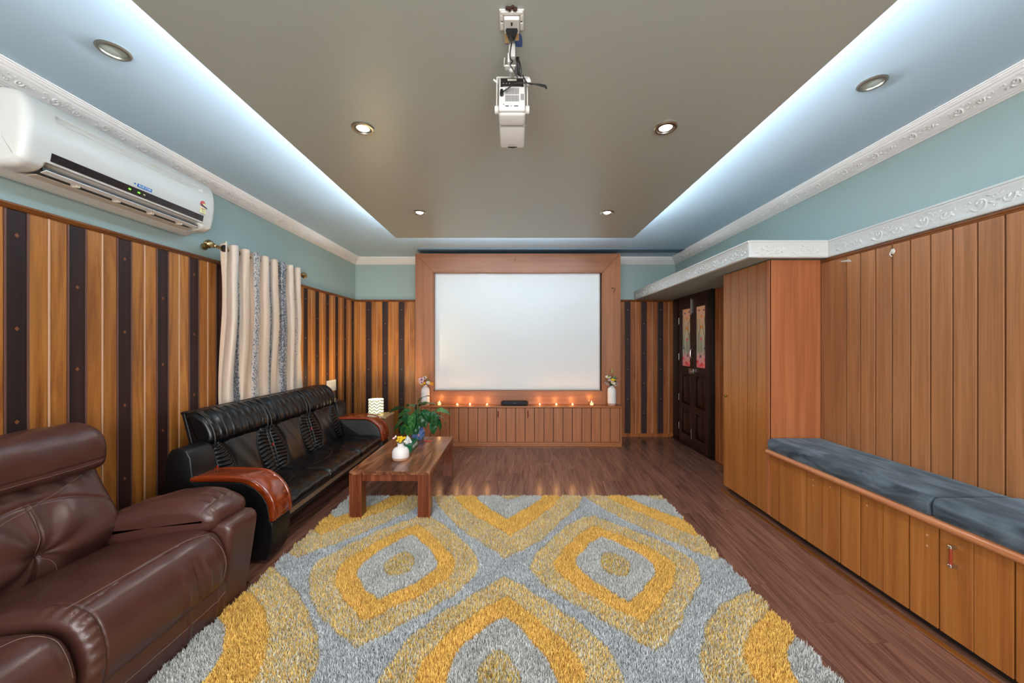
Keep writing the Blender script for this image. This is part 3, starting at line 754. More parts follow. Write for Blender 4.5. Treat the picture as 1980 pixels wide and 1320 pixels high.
for i in range(n):
    bb = B(); g = .0035; bb.box(CX0+.014+i*ws+g, CX0+.014+(i+1)*ws-g, CY, CY+.013, .075, .519); bb.bevel(.001, 1); bb.obj('plank', 'cab', lc, False)
for xh in (-.215, .174):
    bb = B(); bb.cyl((xh, CY-.02, .40), (xh, CY-.02, .49), .0065, n=8); bb.cyl((xh, CY-.02, .405), (xh, CY, .405), .004, n=8); bb.cyl((xh, CY-.02, .485), (xh, CY, .485), .004, n=8)
    h = bb.obj('handle', 'rubber', lc)
    for zt in (.40, .49):
        bb = B(); bb.sph((xh, CY-.02, zt), .008); bb.obj('handle_tip', 'chrome', h)

# ------------------------------------------------------------------ things on the cabinet
ZT = .543
b = B()
sb = root('soundbar', 'small black soundbar in the middle of the low cabinet', 'speaker', (0, 4.95, ZT))
P = [(-.035, .006), (-.04, .02), (-.04, .048), (-.03, .06), (.03, .06), (.04, .048), (.04, .02), (.035, .006), (.02, .001), (-.02, .001)]
loft('body', [(4.945+u, ZT+v) for u, v in P], -.180, .180, .03, 20, 40, 'soundbar', sb, axis='x', sm=4)
text('brand_mark', 'YAMAHA', .011, 'inkg', sb, frame_mtx((0, 4.9035, ZT+.034), (1, 0, 0), (0, 0, 1)))
def light_pt(name, loc, e, col, r=.01):
    l = bpy.data.lights.new(name, 'POINT'); l.energy = e; l.color = col; l.shadow_soft_size = r
    o = bpy.data.objects.new(name, l); C.objects.link(o); o.location = loc; return o
tlx = [-.760, -.592, -.363, .334, .553, .769]
who = ['leftmost small tealight, between the left glass holder and the next tealight', 'second tealight from the left on the cabinet', 'tealight just left of the soundbar', 'tealight just right of the soundbar', 'middle tealight of the three right of the soundbar', 'tealight nearest the right glass candle']
t = root('tealight', 'burning tealight', 'candle', (0, 0, 0), 0, 'tealights along the low cabinet')
b = B(); b.lathe([(.019, 0), (.019, .014), (.018, .014), (.018, .002)], n=16); b.obj('tin_cup', 'tin', t)
b = B(); b.cyl((0, 0, .002), (0, 0, .011), .0175, n=16); b.obj('wax', 'wax', t)
b = B(); b.lathe([(.0005, .013), (.0028, .016), (.0035, .020), (.002, .026), (.0003, .031)], n=10); b.obj('flame', 'flame', t)
for i, x in enumerate(tlx):
    o = t if i == 0 else dup(t, (x, 4.935, ZT)); o.location = (x, 4.935, ZT); o['label'] = who[i]
    light_pt('candle_light', (x, 4.925, ZT+.060), .17, (1, .50, .17), .02)
h = root('candle_holder', 'glass candle holder', 'candle', (0, 0, 0), 0, 'glass candle holders on the low cabinet')
b = B(); b.lathe([(.026, 0), (.028, .012), (.028, .055), (.0262, .055), (.0262, .004), (.0001, .004)], n=20); b.obj('glass_cup', 'glass', h)
b = B(); b.cyl((0, 0, .006), (0, 0, .038), .0225, n=16); b.obj('wax', 'wax', h)
for k in range(4):
    b = B(); a = math.pi/4+k*math.pi/2; b.tube([(.034*math.cos(a), .034*math.sin(a), 0), (.034*math.cos(a), .034*math.sin(a), .045), (.029*math.cos(a), .029*math.sin(a), .057)], .0014, 5)
    b.obj('wire_leg', 'steel', h)
b = B(); b.lathe([(.0005, .04), (.0028, .043), (.0035, .047), (.002, .053), (.0003, .058)], n=10); b.obj('flame', 'flame', h)
for i, x in enumerate((-.996, 1.022)):
    o = h if i == 0 else dup(h, (x, 4.94, ZT)); o.location = (x, 4.94, ZT)
    o['label'] = ('lit candle in a glass holder beside the left white vase', 'lit candle in a glass holder beside the right white vase')[i]
    light_pt('candle_light', (x, 4.925, ZT+.088), .17, (1, .50, .17), .02)

def bottle_vase(x, label):
    v = root('bottle_vase', label, 'vase', (x, 4.945, ZT), 0, 'tall white vases on the low cabinet')
    c = (x, 4.945, ZT)
    b = B(); b.lathe([(.040, .028), (.054, .030), (.056, .05), (.056, .20), (.050, .225), (.034, .243), (.024, .25), (.024, .262), (.019, .262), (.019, .24), (.001, .23)], c, 28); b.obj('vase_body', 'ceramic', v)
    b = B(); b.lathe([(.050, 0), (.054, .006), (.056, .0285), (.03, .0285)], c, 28); b.obj('vase_base', 'terra', v)
bottle_vase(-1.185, 'tall white vase with terracotta foot left of the screen, behind the plant')
bottle_vase(1.29, 'tall white vase with terracotta foot right of the screen')
def bloom(bq, c, r, npet, tilt, tz=.35, seed=0):
    rr = random.Random(seed); ax = Vector((math.sin(tilt)*math.cos(seed), -abs(math.cos(seed))*.6-.3, math.cos(tilt))).normalized()
    q = ax.to_track_quat('Z', 'Y').to_matrix()
    for i in range(npet):
        a = 2*math.pi*i/npet+rr.random()*.2
        d = q @ Vector((math.cos(a)*r*.55, math.sin(a)*r*.55, r*.12))
        bq.sph(Vector(c)+d, r*.5, (1, .62, .28), 8, q @ Matrix.Rotation(a, 3, 'Z') @ Matrix.Rotation(-.5, 3, 'Y'))
    return ax
def flower(parent, c, r, mat, base, seed, npet=7, core='yellow', stem='stem'):
    bq = B(); ax = bloom(bq, c, r, npet, .5, seed=seed); f = bq.obj('blossom', mat, parent)
    bq = B(); bq.sph(Vector(c)+ax*r*.18, r*.28, n=8); bq.obj('flower_centre', core, f)
    bq = B(); m = (Vector(base)+Vector(c))/2+Vector((0, .005, .01)); bq.tube([base, m, c], .0016, 5, 4); bq.obj('stem', stem, parent)
def sprig(parent, base, tip, mat, n, r, seed, name='sprig', smat='stem'):
    rr = random.Random(seed); bq = B(); base, tip = Vector(base), Vector(tip)
    bq.tube([base, (base+tip)/2+Vector((0, 0, .012)), tip], .0012, 4, 4); s_ = bq.obj('stem', smat, parent)
    bq = B()
    for i in range(n):
        t_ = .45+.6*i/n; p = base.lerp(tip, t_)+Vector((rr.uniform(-1, 1), rr.uniform(-1, 1), rr.uniform(-1, 1)))*r*3.4
        bq.sph(p, r*rr.uniform(.7, 1.3), (1, 1, .8), 6)
    tag(bq.obj(name, mat, parent), kind='stuff')
def blade(parent, base, tip, w_, mat, name='leaf', bend=.02):
    base, tip = Vector(base), Vector(tip); d = tip-base; side = d.cross(Vector((0, -1, .2))).normalized()*w_
    pts = []; bq = B(); N = 7; L = []; Rr = []; Mi = []
    for i in range(N):
        t_ = i/(N-1); c = base.lerp(tip, t_)+Vector((0, 0, bend*math.sin(math.pi*t_))); ww = math.sin(math.pi*min(.98, .1+t_*.9))**.8
        L.append(bq.bm.verts.new(c-side*ww)); Rr.append(bq.bm.verts.new(c+side*ww)); Mi.append(bq.bm.verts.new(c+Vector((0, .2*w_, 0))))
    for i in range(N-1):
        bq.bm.faces.new((L[i], Mi[i], Mi[i+1], L[i+1])); bq.bm.faces.new((Mi[i], Rr[i], Rr[i+1], Mi[i+1]))
    o = bq.obj(name, mat, parent, ang=80); md = o.modifiers.new('t', 'SOLIDIFY'); md.thickness = .0008; return o
# left bouquet (dried, pansies, orange)
ct = (-1.185, 4.945, ZT+.255)
fb = root('flower_bouquet', 'bouquet of pansies and dried grasses in the left vase', 'flowers', ct)
fp = lambda dx, dz, dy=0: (ct[0]+dx, ct[1]-.02+dy, ct[2]+dz)
flower(fb, fp(-.045, .085), .038, 'pink', ct, 1, core='purple'); flower(fb, fp(-.005, .105, .01), .035, 'wpet', ct, 2, core='purple'); flower(fb, fp(-.035, .05, -.02), .034, 'pink', ct, 3, core='purple')
flower(fb, fp(.0, .04, -.03), .026, 'orange', ct, 4, core='yellow'); flower(fb, fp(-.03, .025, -.03), .022, 'yellow', ct, 5); flower(fb, fp(.045, .045, -.01), .032, 'wpet', ct, 6); flower(fb, fp(.085, .03, -.01), .034, 'orange', ct, 7, core='orange')
flower(fb, fp(.02, .015, -.04), .02, 'pink', ct, 8)
sprig(fb, ct, fp(-.10, .07), 'wpet', 14, .004, 1); sprig(fb, ct, fp(-.085, .10), 'wpet', 14, .004, 2); sprig(fb, ct, fp(.04, .09), 'leafm', 10, .006, 3); sprig(fb, ct, fp(-.01, .05), 'leafm', 14, .007, 5)
sprig(fb, ct, fp(-.01, .26), 'dry', 12, .0055, 4, smat='dry'); sprig(fb, ct, fp(.03, .20), 'dry', 10, .005, 6, smat='dry'); sprig(fb, ct, fp(.085, .28), 'dry', 7, .004, 8, smat='dry')
ct = (1.29, 4.945, ZT+.255)
fb = root('flower_bouquet', 'bouquet with a lily bud, white and yellow flowers in the right vase', 'flowers', ct)
fp = lambda dx, dz, dy=0: (ct[0]+dx, ct[1]-.02+dy, ct[2]+dz)
flower(fb, fp(-.055, .115), .04, 'wpet', ct, 11, 9); flower(fb, fp(.0, .045, -.03), .035, 'wpet', ct, 12, 9); flower(fb, fp(-.005, .085, -.02), .026, 'yellow', ct, 13); flower(fb, fp(.02, .085, -.02), .024, 'yellow', ct, 14)
flower(fb, fp(-.04, .08, -.02), .022, 'pink', ct, 15)
b = B(); b.lathe([(.002, .0), (.008, .02), (.008, .04), (.003, .062), (.0005, .07)], fp(.0, .17), 10); b.obj('lily_bud', flat('bud_green', '#9fae5a', .5), fb)
b = B(); b.tube([ct, fp(0, .10), fp(0, .175)], .003, 5, 3); b.obj('stem', 'stem', fb)
for tipd in ((-.06, .15), (.05, .14), (.075, .11), (.07, .05), (-.08, .06), (.04, .02)): blade(fb, fp(0, .05), fp(*tipd), .011, 'leafm')
for k, tp in enumerate(((-.10, .07), (-.08, .035), (.08, .06), (.085, .03), (-.11, .05), (.06, .02), (-.05, .02))): sprig(fb, ct, fp(*tp), 'wpet' if k % 2 else 'pink', 12, .0035, 20+k)
sprig(fb, ct, fp(0, .06), 'leafm', 16, .009, 31)

# ------------------------------------------------------------------ side table and lamp
st = root('side_table', 'small wooden side table behind the far sofa arm', 'table', (-1.69, 4.6, 0))
b = B(); b.box(-1.855, -1.535, 4.44, 4.76, .468, .488); b.bevel(.003, 1); b.obj('table_top', 'ltop', st)
for x0, x1 in ((-1.845, -1.82), (-1.57, -1.545)):
    b = B(); b.box(x0, x1, 4.46, 4.74, 0, .468); b.bevel(.002, 1); b.obj('side_panel', 'lpost', st)
b = B(); b.box(-1.82, -1.57, 4.47, 4.73, .18, .195); b.obj('shelf', 'lpost', st)
lm = root('table_lamp', 'small lit drum lamp with chevron shade on the side table', 'lamp', (-1.715, 4.61, .488))
def shademat():
    m, nt, b = newmat('chevron_shade')
    g = nd(nt, 'ShaderNodeNewGeometry'); s_ = nd(nt, 'ShaderNodeSeparateXYZ'); nt.links.new(g.outputs['Position'], s_.inputs[0])
    at = nd(nt, 'ShaderNodeMath', operation='MULTIPLY'); at.inputs[1].default_value = 17
    ad = nd(nt, 'ShaderNodeMath', operation='ADD'); ad.inputs[1].default_value = 40; 
    nt.links.new(s_.outputs[0], at.inputs[0]); nt.links.new(at.outputs[0], ad.inputs[0])
    pp = nd(nt, 'ShaderNodeMath', operation='PINGPONG'); pp.inputs[1].default_value = .5; nt.links.new(ad.outputs[0], pp.inputs[0])
    zz = nd(nt, 'ShaderNodeMath', operation='MULTIPLY_ADD'); zz.inputs[1].default_value = 27; nt.links.new(s_.outputs[2], zz.inputs[0])
    p2 = nd(nt, 'ShaderNodeMath', operation='MULTIPLY'); p2.inputs[1].default_value = 1.4; nt.links.new(pp.outputs[0], p2.inputs[0]); nt.links.new(p2.outputs[0], zz.inputs[2])
    fr = nd(nt, 'ShaderNodeMath', operation='FRACT'); nt.links.new(zz.outputs[0], fr.inputs[0])
    gt = nd(nt, 'ShaderNodeMath', operation='LESS_THAN'); gt.inputs[1].default_value = .42; nt.links.new(fr.outputs[0], gt.inputs[0])
    mx = nd(nt, 'ShaderNodeMix', data_type='RGBA'); mx.inputs[6].default_value = lin('#f6f3dc'); mx.inputs[7].default_value = lin('#8f9168')
    nt.links.new(gt.outputs[0], mx.inputs[0])
    nt.links.new(mx.outputs[2], b.inputs['Base Color']); nt.links.new(mx.outputs[2], b.inputs['Emission Color']); b.inputs['Emission Strength'].default_value = .3
    b.inputs['Roughness'].default_value = .9; return m
c = (-1.715, 4.61, .488)
b = B(); b.lathe([(.088, .018), (.088, .186), (.0865, .186), (.0865, .018), (.088, .018)], c, 40); b.obj('lamp_shade', shademat(), lm, ang=60)
b = B(); b.lathe([(.05, 0), (.05, .008), (.015, .014), (.012, .05), (.001, .05)], c, 20); b.obj('lamp_base', 'steel', lm)
b = B(); b.sph((c[0], c[1], c[2]+.095), .026, (1, 1, 1.2)); b.obj('bulb', flat('bulb_glow', '#ffffff', .5, emit='#fffbe0', estr=5), lm)
light_pt('lamp_light', (c[0], c[1], c[2]+.145), 13.0, (1, .76, .40), .03)
# switchboard
b = B(); b.box(XL+.004, XL+.014, 4.60, 4.83, .76, .90); b.bevel(.002, 1)
sw = b.obj('switchboard', 'whitem'); tag(sw, 'white electrical switchboard plate on the left panelling behind the sofa', 'switchboard')
for i in range(3):
    for j in range(2):
        bb = B(); bb.box(XL+.014, XL+.017, 4.63+i*.062, 4.675+i*.062, .78+j*.055, .82+j*.055); bb.bevel(.001, 1); bb.obj('switch', 'white', sw)

# ------------------------------------------------------------------ coffee table
TX0, TX1, TY0, TY1, TH = -1.262, -.645, 2.838, 3.915, .383
ctb = root('coffee_table', 'low sheesham wood coffee table with reeded legs on the rug edge', 'table', (-.95, 3.38, 0))
nb = 6; wd = [.105, .10, .095, .095, .11, .112]; x = TX0
for i in range(nb):
    x2 = TX1 if i == nb-1 else x+wd[i]
    bb = B(); bb.box(x, x2-.0004, TY0, TY1, TH-.026, TH); bb.bevel(.0012, 1)
    bb.obj('top_board', 'sheesham', ctb, False); x = x2
b = B()
for i in range(9): b.box(-1.07+i*.0155, -1.07+i*.0155+.006, TY0+.03, TY0+.33, TH, TH+.0016)
stuff(b.obj('ribbed_inlay', flat('inlay_groove', '#2c1610', .35), ctb, False))
def leg(x0, y0):
    bb = B(); s_ = .092; npl = 8; d = .006; pts = []
    for k in range(npl):
        u = k/npl*s_
        pts += [(x0+u+.0008, y0), (x0+u+.0072, y0), (x0+u+.0080, y0+d), (x0+u+.0108, y0+d)]
    pts[0] = (x0, y0); pts = pts[:-2]; pts += [(x0+s_, y0), (x0+s_, y0+s_), (x0, y0+s_)]
    P2 = []
    for p in pts:
        if not P2 or (abs(p[0]-P2[-1][0])+abs(p[1]-P2[-1][1])) > 1e-5: P2.append(p)
    bb.prism(P2, 'z', 0 if y0 > 3.3 else .013, TH-.0265); bb.obj('leg', 'sheeshz', ctb, False)
for x0 in (TX0+.001, TX1-.093):
    for y0 in (TY0+.001, TY1-.093): leg(x0, y0)
for (a, c_, d_, e_) in ((TX0+.094, TX1-.094, TY0+.012, TY0+.036), (TX0+.094, TX1-.094, TY1-.036, TY1-.012), (TX0+.012, TX0+.036, TY0+.094, TY1-.094), (TX1-.036, TX1-.012, TY0+.094, TY1-.094)):
    bb = B(); bb.box(a, c_, d_, e_, TH-.078, TH-.0265); bb.bevel(.002, 1); bb.obj('apron', 'sheeshz', ctb)
# squat vase
c = (-.962, 3.145, TH)
v = root('squat_vase', 'squat white ceramic vase with terracotta base on the coffee table', 'vase', c)
b = B(); b.lathe([(.069, .022), (.0705, .03), (.0685, .07), (.058, .092), (.034, .105), (.026, .112), (.025, .132), (.028, .137), (.023, .137), (.021, .115), (.001, .10)], c, 32); b.obj('vase_body', 'ceramic', v)
b = B(); b.lathe([(.062, 0), (.067, .005), (.0695, .0225), (.03, .0225)], c, 32); b.obj('vase_base', 'terra', v)
ct = (c[0], c[1], TH+.130)
fb = root('flower_posy', 'little posy of yellow blooms in the squat white vase', 'flowers', ct)
for k, (dx_, dy_, dz_, r_, m__) in enumerate(((-.018, -.01, .030, .016, 'yellow'), (.012, -.012, .036, .018, 'yellow'), (.03, .0, .046, .017, 'yellow'), (0, .012, .048, .016, 'yellow'), (-.02, .004, .05, .013, 'yellow'), (.04, -.01, .02, .013, 'wpet'), (-.055, 0, .045, .014, 'pink'), (-.045, .01, .056, .012, 'wpet'), (.006, -.022, .022, .014, 'yellow'))):
    flower(fb, (ct[0]+dx_, ct[1]+dy_, ct[2]+dz_), r_, m__, (ct[0], ct[1], ct[2]-.03), 40+k, 8)
# tissue box
tb = root('tissue_box', 'green cardboard tissue box with a tissue pulled up on the coffee table', 'tissue box', (-.985, 3.47, TH))
b = B(); b.box(-1.045, -.928, 3.35, 3.59, TH, TH+.062); b.bevel(.001, 1); b.obj('carton', 'green', tb)
b = B(); b.box(-1.035, -.938, 3.36, 3.58, TH+.062, TH+.0626); b.obj('carton_top', 'gdark', tb)
b = B(); b.prism([(3.365, TH+.006), (3.575, TH+.006), (3.575, TH+.056), (3.365, TH+.056)], 'x', -.928, -.9276); b.obj('side_print', 'gdark', tb)
text('lettering', 'PREMIER', .046, 'inkw', tb, frame_mtx((-.9272, 3.47, TH+.032), (0, 1, 0), (0, 0, 1)), .0003)
b = B()
N = 14; tip = Vector((-.985, 3.42, TH+.135)); ring = []
for i in range(N):
    a = 2*math.pi*i/N; rr = .040+.010*math.sin(3*a)
    ring.append(b.bm.verts.new((-.985+rr*.8*math.cos(a), 3.43+rr*math.sin(a), TH+.0635)))
mid = [b.bm.verts.new(v_.co.lerp(tip, .5)+Vector((.008*math.sin(i*2.3), .008*math.cos(i*3.1), .006*math.sin(i*1.7)))) for i, v_ in enumerate(ring)]
tv = b.bm.verts.new(tip)
for i in range(N):
    b.bm.faces.new((ring[i], ring[(i+1) % N], mid[(i+1) % N], mid[i])); b.bm.faces.new((mid[i], mid[(i+1) % N], tv))
b.obj('tissue', 'paper', tb, ang=50)
b = B(); b.box(-.90, -.83, 3.72, 3.735, TH, TH+.008); b.bevel(.002, 1); tag(b.obj('lighter', 'red'), 'small red lighter lying beside the blue pot on the coffee table', 'lighter')
# plant
pc = (-.985, 3.80, TH)
pl = root('potted_plant', 'leafy green plant in a round blue glazed pot on the coffee table', 'plant', pc)
b = B(); b.lathe([(.045, 0), (.052, .004), (.066, .03), (.072, .06), (.069, .09), (.057, .108), (.050, .116), (.056, .124), (.058, .134), (.053, .136), (.048, .12), (.001, .115)], pc, 36); pot = b.obj('pot', 'bluec', pl)
b = B(); b.sph((pc[0]+.02, pc[1]-.0685, TH+.06), .014, (1, .15, .9), 10); b.obj('pot_emblem', flat('pot_emblem', '#c08a90', .3), pot)
b = B(); b.cyl((pc[0], pc[1], TH+.10), (pc[0], pc[1], TH+.118), .045); b.obj('soil', flat('soil', '#2a1a12', .9), pot)
def leaf_mesh(L, W, droop, fold=.18):
    bq = B(); nl, nw = 12, 6; grid = []
    for i in range(nl+1):
        t_ = i/nl; wv = W*(math.sin(math.pi*min(1, t_**.72))**.75)*(1-.12*t_) if 0 < t_ < 1 else .0008
        ang_ = droop*t_; 
        x_ = L*(math.sin(droop*t_)/droop if droop else t_); z_ = -L*(1-math.cos(droop*t_))/droop if droop else 0
        row = []
        for j in range(-nw//2, nw//2+1):
            u = j/(nw/2); zz_ = abs(u)*wv*fold*2 - (u*u)*wv*.25 + .004*math.sin(t_*14+u*3)*abs(u)
            nrm_ = (math.sin(ang_), math.cos(ang_))
            row.append(bq.bm.verts.new((x_+nrm_[0]*zz_, u*wv, z_+nrm_[1]*zz_)))
        grid.append(row)
    for i in range(nl):
        for j in range(nw): bq.bm.faces.new((grid[i][j], grid[i+1][j], grid[i+1][j+1], grid[i][j+1]))
    me = bq.mesh('leaf', ang=80); me.materials.append(M['leafm']); return me
lms = [leaf_mesh(.175, .050, .9), leaf_mesh(.15, .044, 1.3), leaf_mesh(.20, .055, .7)]
# (dx, dy, dz) of leaf base from pot centre, heading azimuth, pitch, variant
LV = [(-.13, -.02, .36, 170, 5, 0), (-.12, -.04, .25, 195, -35, 2), (-.10, -.05, .30, 250, -60, 1), (-.03, -.08, .31, 262, -55, 2), (.05, -.07, .28, 280, -60, 1),
      (.0, 0, .40, 10, 15, 2), (-.01, .03, .42, 60, 40, 0), (-.06, .05, .36, 130, 30, 1), (.06, -.02, .34, 330, -35, 0), (.10, .02, .30, 350, -30, 1),
      (.18, -.01, .33, 5, 5, 0), (.17, -.04, .32, 300, -55, 0), (.17, 0, .23, 340, -30, 1), (.15, -.02, .20, 300, -50, 1), (.20, .02, .26, 20, -20, 1),
      (-.14, .0, .17, 240, -50, 1), (-.10, -.02, .20, 255, -65, 0), (-.05, -.06, .18, 268, -62, 1), (-.02, -.05, .24, 290, -50, 0), (.03, .04, .38, 90, 20, 0),
      (-.08, .02, .33, 200, -10, 0), (.02, -.05, .36, 240, -45, 0), (.04, .0, .33, 310, -50, 2), (-.05, 0, .26, 230, -50, 1), (.0, -.06, .21, 275, -30, 1), (.07, .03, .24, 20, -20, 0)]
for k, (dx_, dy_, dz_, az, pt, vi) in enumerate(LV):
    dz_ = .115+(dz_-.115)*.86
    o = link('leaf', lms[vi], None, pl)
    m = Matrix.Translation(Vector(pc)+Vector((dx_, dy_, dz_))) @ Matrix.Rotation(R(az), 4, 'Z') @ Matrix.Rotation(R(-pt), 4, 'Y') @ Matrix.Rotation(R(random.uniform(-25, 25)), 4, 'X') @ Matrix.Diagonal((.95, .95, .95, 1))
    WLm = m; bpy.context.view_layer.update() if False else None
    o.matrix_parent_inverse = Matrix.Translation(-Vector(pc)); o.matrix_basis = m
    bb = B(); p0 = Vector(pc)+Vector((dx_*.15, dy_*.15, .112)); p1 = Vector(pc)+Vector((dx_*.55, dy_*.5, .11+(dz_-.11)*.75)); p2 = Vector(pc)+Vector((dx_, dy_, dz_))
    bb.tube([p0, p1, p2], .0028, 5, 4); bb.obj('stem', 'stem', pl)

# ------------------------------------------------------------------ black sofa
bs = root('black_sofa', 'three seat black leather sofa with glossy red-brown wooden arms', 'sofa', (-1.85, 3.34, 0))
SY0, SY1 = 2.29, 4.39; IY0, IY1 = 2.475, 4.205
armp = [(-2.16, .02), (-2.155, .60), (-2.145, .655), (-2.115, .70), (-2.07, .712), (-2.02, .695), (-1.995, .65), (-1.985, .56), (-1.98, .506), (-1.90, .506), (-1.80, .507), (-1.67, .500), (-1.60, .468), (-1.55, .42), (-1.52, .365), (-1.508, .30), (-1.507, .262), (-1.492, .255), (-1.487, .22), (-1.49, .15), (-1.505, .07), (-1.53, .02)]
for a, c_ in ((SY0, IY0), (IY1, SY1)):
    b = B(); b.prism(armp, 'y', a, c_); b.bevel(.008, 3, 25); arm = b.obj('arm', 'bmatte', bs, ang=50)
    low = [(-1.992, .5075), (-1.90, .5075), (-1.80, .5085), (-1.67, .5015), (-1.60, .4695), (-1.549, .421), (-1.5185, .366), (-1.5065, .30), (-1.5055, .263)]
    up = [(-1.482, .263), (-1.483, .31), (-1.495, .375), (-1.527, .438), (-1.582, .492), (-1.655, .527), (-1.80, .536), (-1.90, .536), (-1.992, .530)]
    lowS = spline(low, 4, False); upS = spline(up, 4, False)
    b = B(); b.prism([tuple(p) for p in np.vstack([lowS, upS])], 'y', a-.008, c_+.008); b.bevel(.004, 2, 40); b.obj('armrest', 'armwood', arm, ang=45)
    # raised beading along both edges and carved block at the front
    for yy in (a+.014, c_-.014):
        bb = B(); bb.tube([(p[0]+.0, yy, p[1]) for p in upS[::-1]], .0045, 6); bb.obj('armrest_bead', 'armwood', arm)
    bb = B(); bb.box(-1.484, -1.478, a+.035, c_-.035, .285, .355); bb.bevel(.0025, 2); bb.obj('carved_block', 'armwood', arm)
    bb = B(); bb.tube([(-1.4965, yy, .24) for yy in (a+.01, c_-.01)], .0025, 5); bb.obj('piping', 'bleather', arm)
SW = (IY1-IY0)/3
bprof = [(-1.93, .31), (-1.955, .42), (-1.99, .54), (-2.022, .645), (-2.028, .678), (-2.008, .712), (-2.014, .77), (-2.06, .85), (-2.13, .897), (-2.175, .900), (-2.20, .87), (-2.15, .68), (-2.075, .42), (-2.02, .285), (-1.96, .28)]
def bcush(Y, X, Z, nx, nz):
    u = (Y-(IY0+SW/2))/(SW/2); a = np.abs(u); fr = ss(nx, .15, .45); h = 0*Y
    head = ss(Z, .672, .702)*fr
    for u0 in (-.58, -.35, -.12, .12, .35, .58): h -= head*.011*np.exp(-((u-u0)/.022)**2)
    h += head*.006*ss(.70-a, 0, .08)
    h -= fr*.013*np.exp(-((a-.74)/.022)**2)*ss(Z, .63, .67)
    h += head*.0008*np.sin(Z*150+u*9)*ss(a, .74, .8)*ss(.97-a, 0, .05)
    uc = .42+.20*((Z-.49)/.18)**2
    lowm = fr*(1-ss(Z, .662, .682))
    h -= lowm*.009*np.exp(-((a-uc)/.022)**2)
    h += lowm*.006*ss(.44-a, -.1, .15)
    wr = np.sin(Z*2*math.pi/.030+2.2*np.sin(u*7+Z*11)+a*4)
    h += lowm*ss(a, uc+.03, uc+.09)*(.0052*wr-.001+.012*np.sin(np.clip((a-uc)/(1-uc), 0, 1)*math.pi))
    h -= fr*.007*np.exp(-((a-.93)/.02)**2)
    h += fr*.0015*np.sin(u*13+Z*31)
    return h
c1 = loft('back_cushion', bprof, IY0+.001, IY0+SW-.001, .034, 140, 320, 'bleather', bs, bcush, sm=8)
sprof = [(-1.98, .30), (-1.93, .332), (-1.80, .330), (-1.65, .335), (-1.56, .330), (-1.515, .312), (-1.495, .285), (-1.50, .255), (-1.525, .24), (-1.60, .245), (-1.80, .235), (-1.96, .23)]
def scush(Y, X, Z, nx, nz):
    u = (Y-(IY0+SW/2))/(SW/2); a = np.abs(u); top = ss(nz, .3, .7); h = 0*Y
    h -= top*.006*np.exp(-((X-(-1.78+.10*(1-u*u)))/.006)**2)*ss(.9-a, 0, .1)
    h += top*.0025*np.sin(X*55+2*np.sin(Y*9)+u*4)*ss(-X, 1.6, 1.75)
    h += top*.0022*np.sin(Y*42+X*18)+ .004*(1-a**3)*top
    h -= np.exp(-((Z-.268)/.004)**2)*ss(nx, .4, .7)*.005
    return h
s1 = loft('seat_cushion', sprof, IY0+.003, IY0+SW-.003, .032, 70, 130, 'bleather', bs, scush, sm=6)
c1b = (c1, s1)
for k in (1, 2):
    for o in c1b:
        d = o.copy(); C.objects.link(d); d.location = (0, SW*k, 0)
for k in range(3):   # piping on each cushion's edges
    for uu in (-1, 1):
        yp = IY0+SW*(k+.5)+uu*(SW/2-.022); fp_ = [(-1.945, .34), (-1.958, .42), (-1.990, .54), (-2.018, .625), (-2.020, .66), (-2.008, .70), (-2.018, .77), (-2.063, .85), (-2.13, .899)]
        bb = B(); bb.tube([(p[0]+.001, yp, p[1]) for p in fp_], .0042, 6, 4); bb.obj('piping', 'bmatte', bs)
b = B(); b.box(-2.13, -1.53, IY0, IY1, .17, .225); b.obj('seat_frame', 'bmatte', bs)
b = B(); b.box(-1.545, -1.528, IY0, IY1, .195, .236); b.bevel(.002, 1); b.obj('front_rail', flat('pale_rail', '#8a7058', .5), bs)
b = B(); b.prism([(-2.05, .20), (-2.225, .885), (-2.205, .89), (-2.02, .20)], 'y', IY0+.01, IY1-.01); b.bevel(.003, 1); b.obj('back_panel', 'bmatte', bs)
b = B(); b.tube([(-2.214, IY0+.005, .892), (-2.214, IY1-.005, .892)], .010, 8); b.obj('back_roll', 'bleather', bs)
for yy in (IY0+.3, (IY0+IY1)/2, IY1-.3):
    bb = B(); bb.box(-2.10, -2.05, yy-.02, yy+.02, 0, .17); bb.obj('foot', 'ebony', bs)
for k in range(3):
    bb = B(); bb.box(-1.992, -1.984, IY0+SW*k+.012, IY0+SW*k+.018, .52, .54); bb.obj('care_tag', 'red', bs)

# ------------------------------------------------------------------ brown leather recliner sofa
br = root('recliner_sofa', 'dark brown leather recliner sofa with a padded arm in the near left corner', 'sofa', (-1.85, 1.2, 0))
RY0, RY1 = 1.235, 1.845
def wrn(*ks):
    return lambda Y, X, Z: sum(a*np.sin(f1*Y+f2*X+f3*Z+p) for a, f1, f2, f3, p in ks)
base_w = wrn((.0016, 23, 11, 7, 0), (.0012, 9, 31, 13, 1), (.0010, 47, 5, 21, 2))
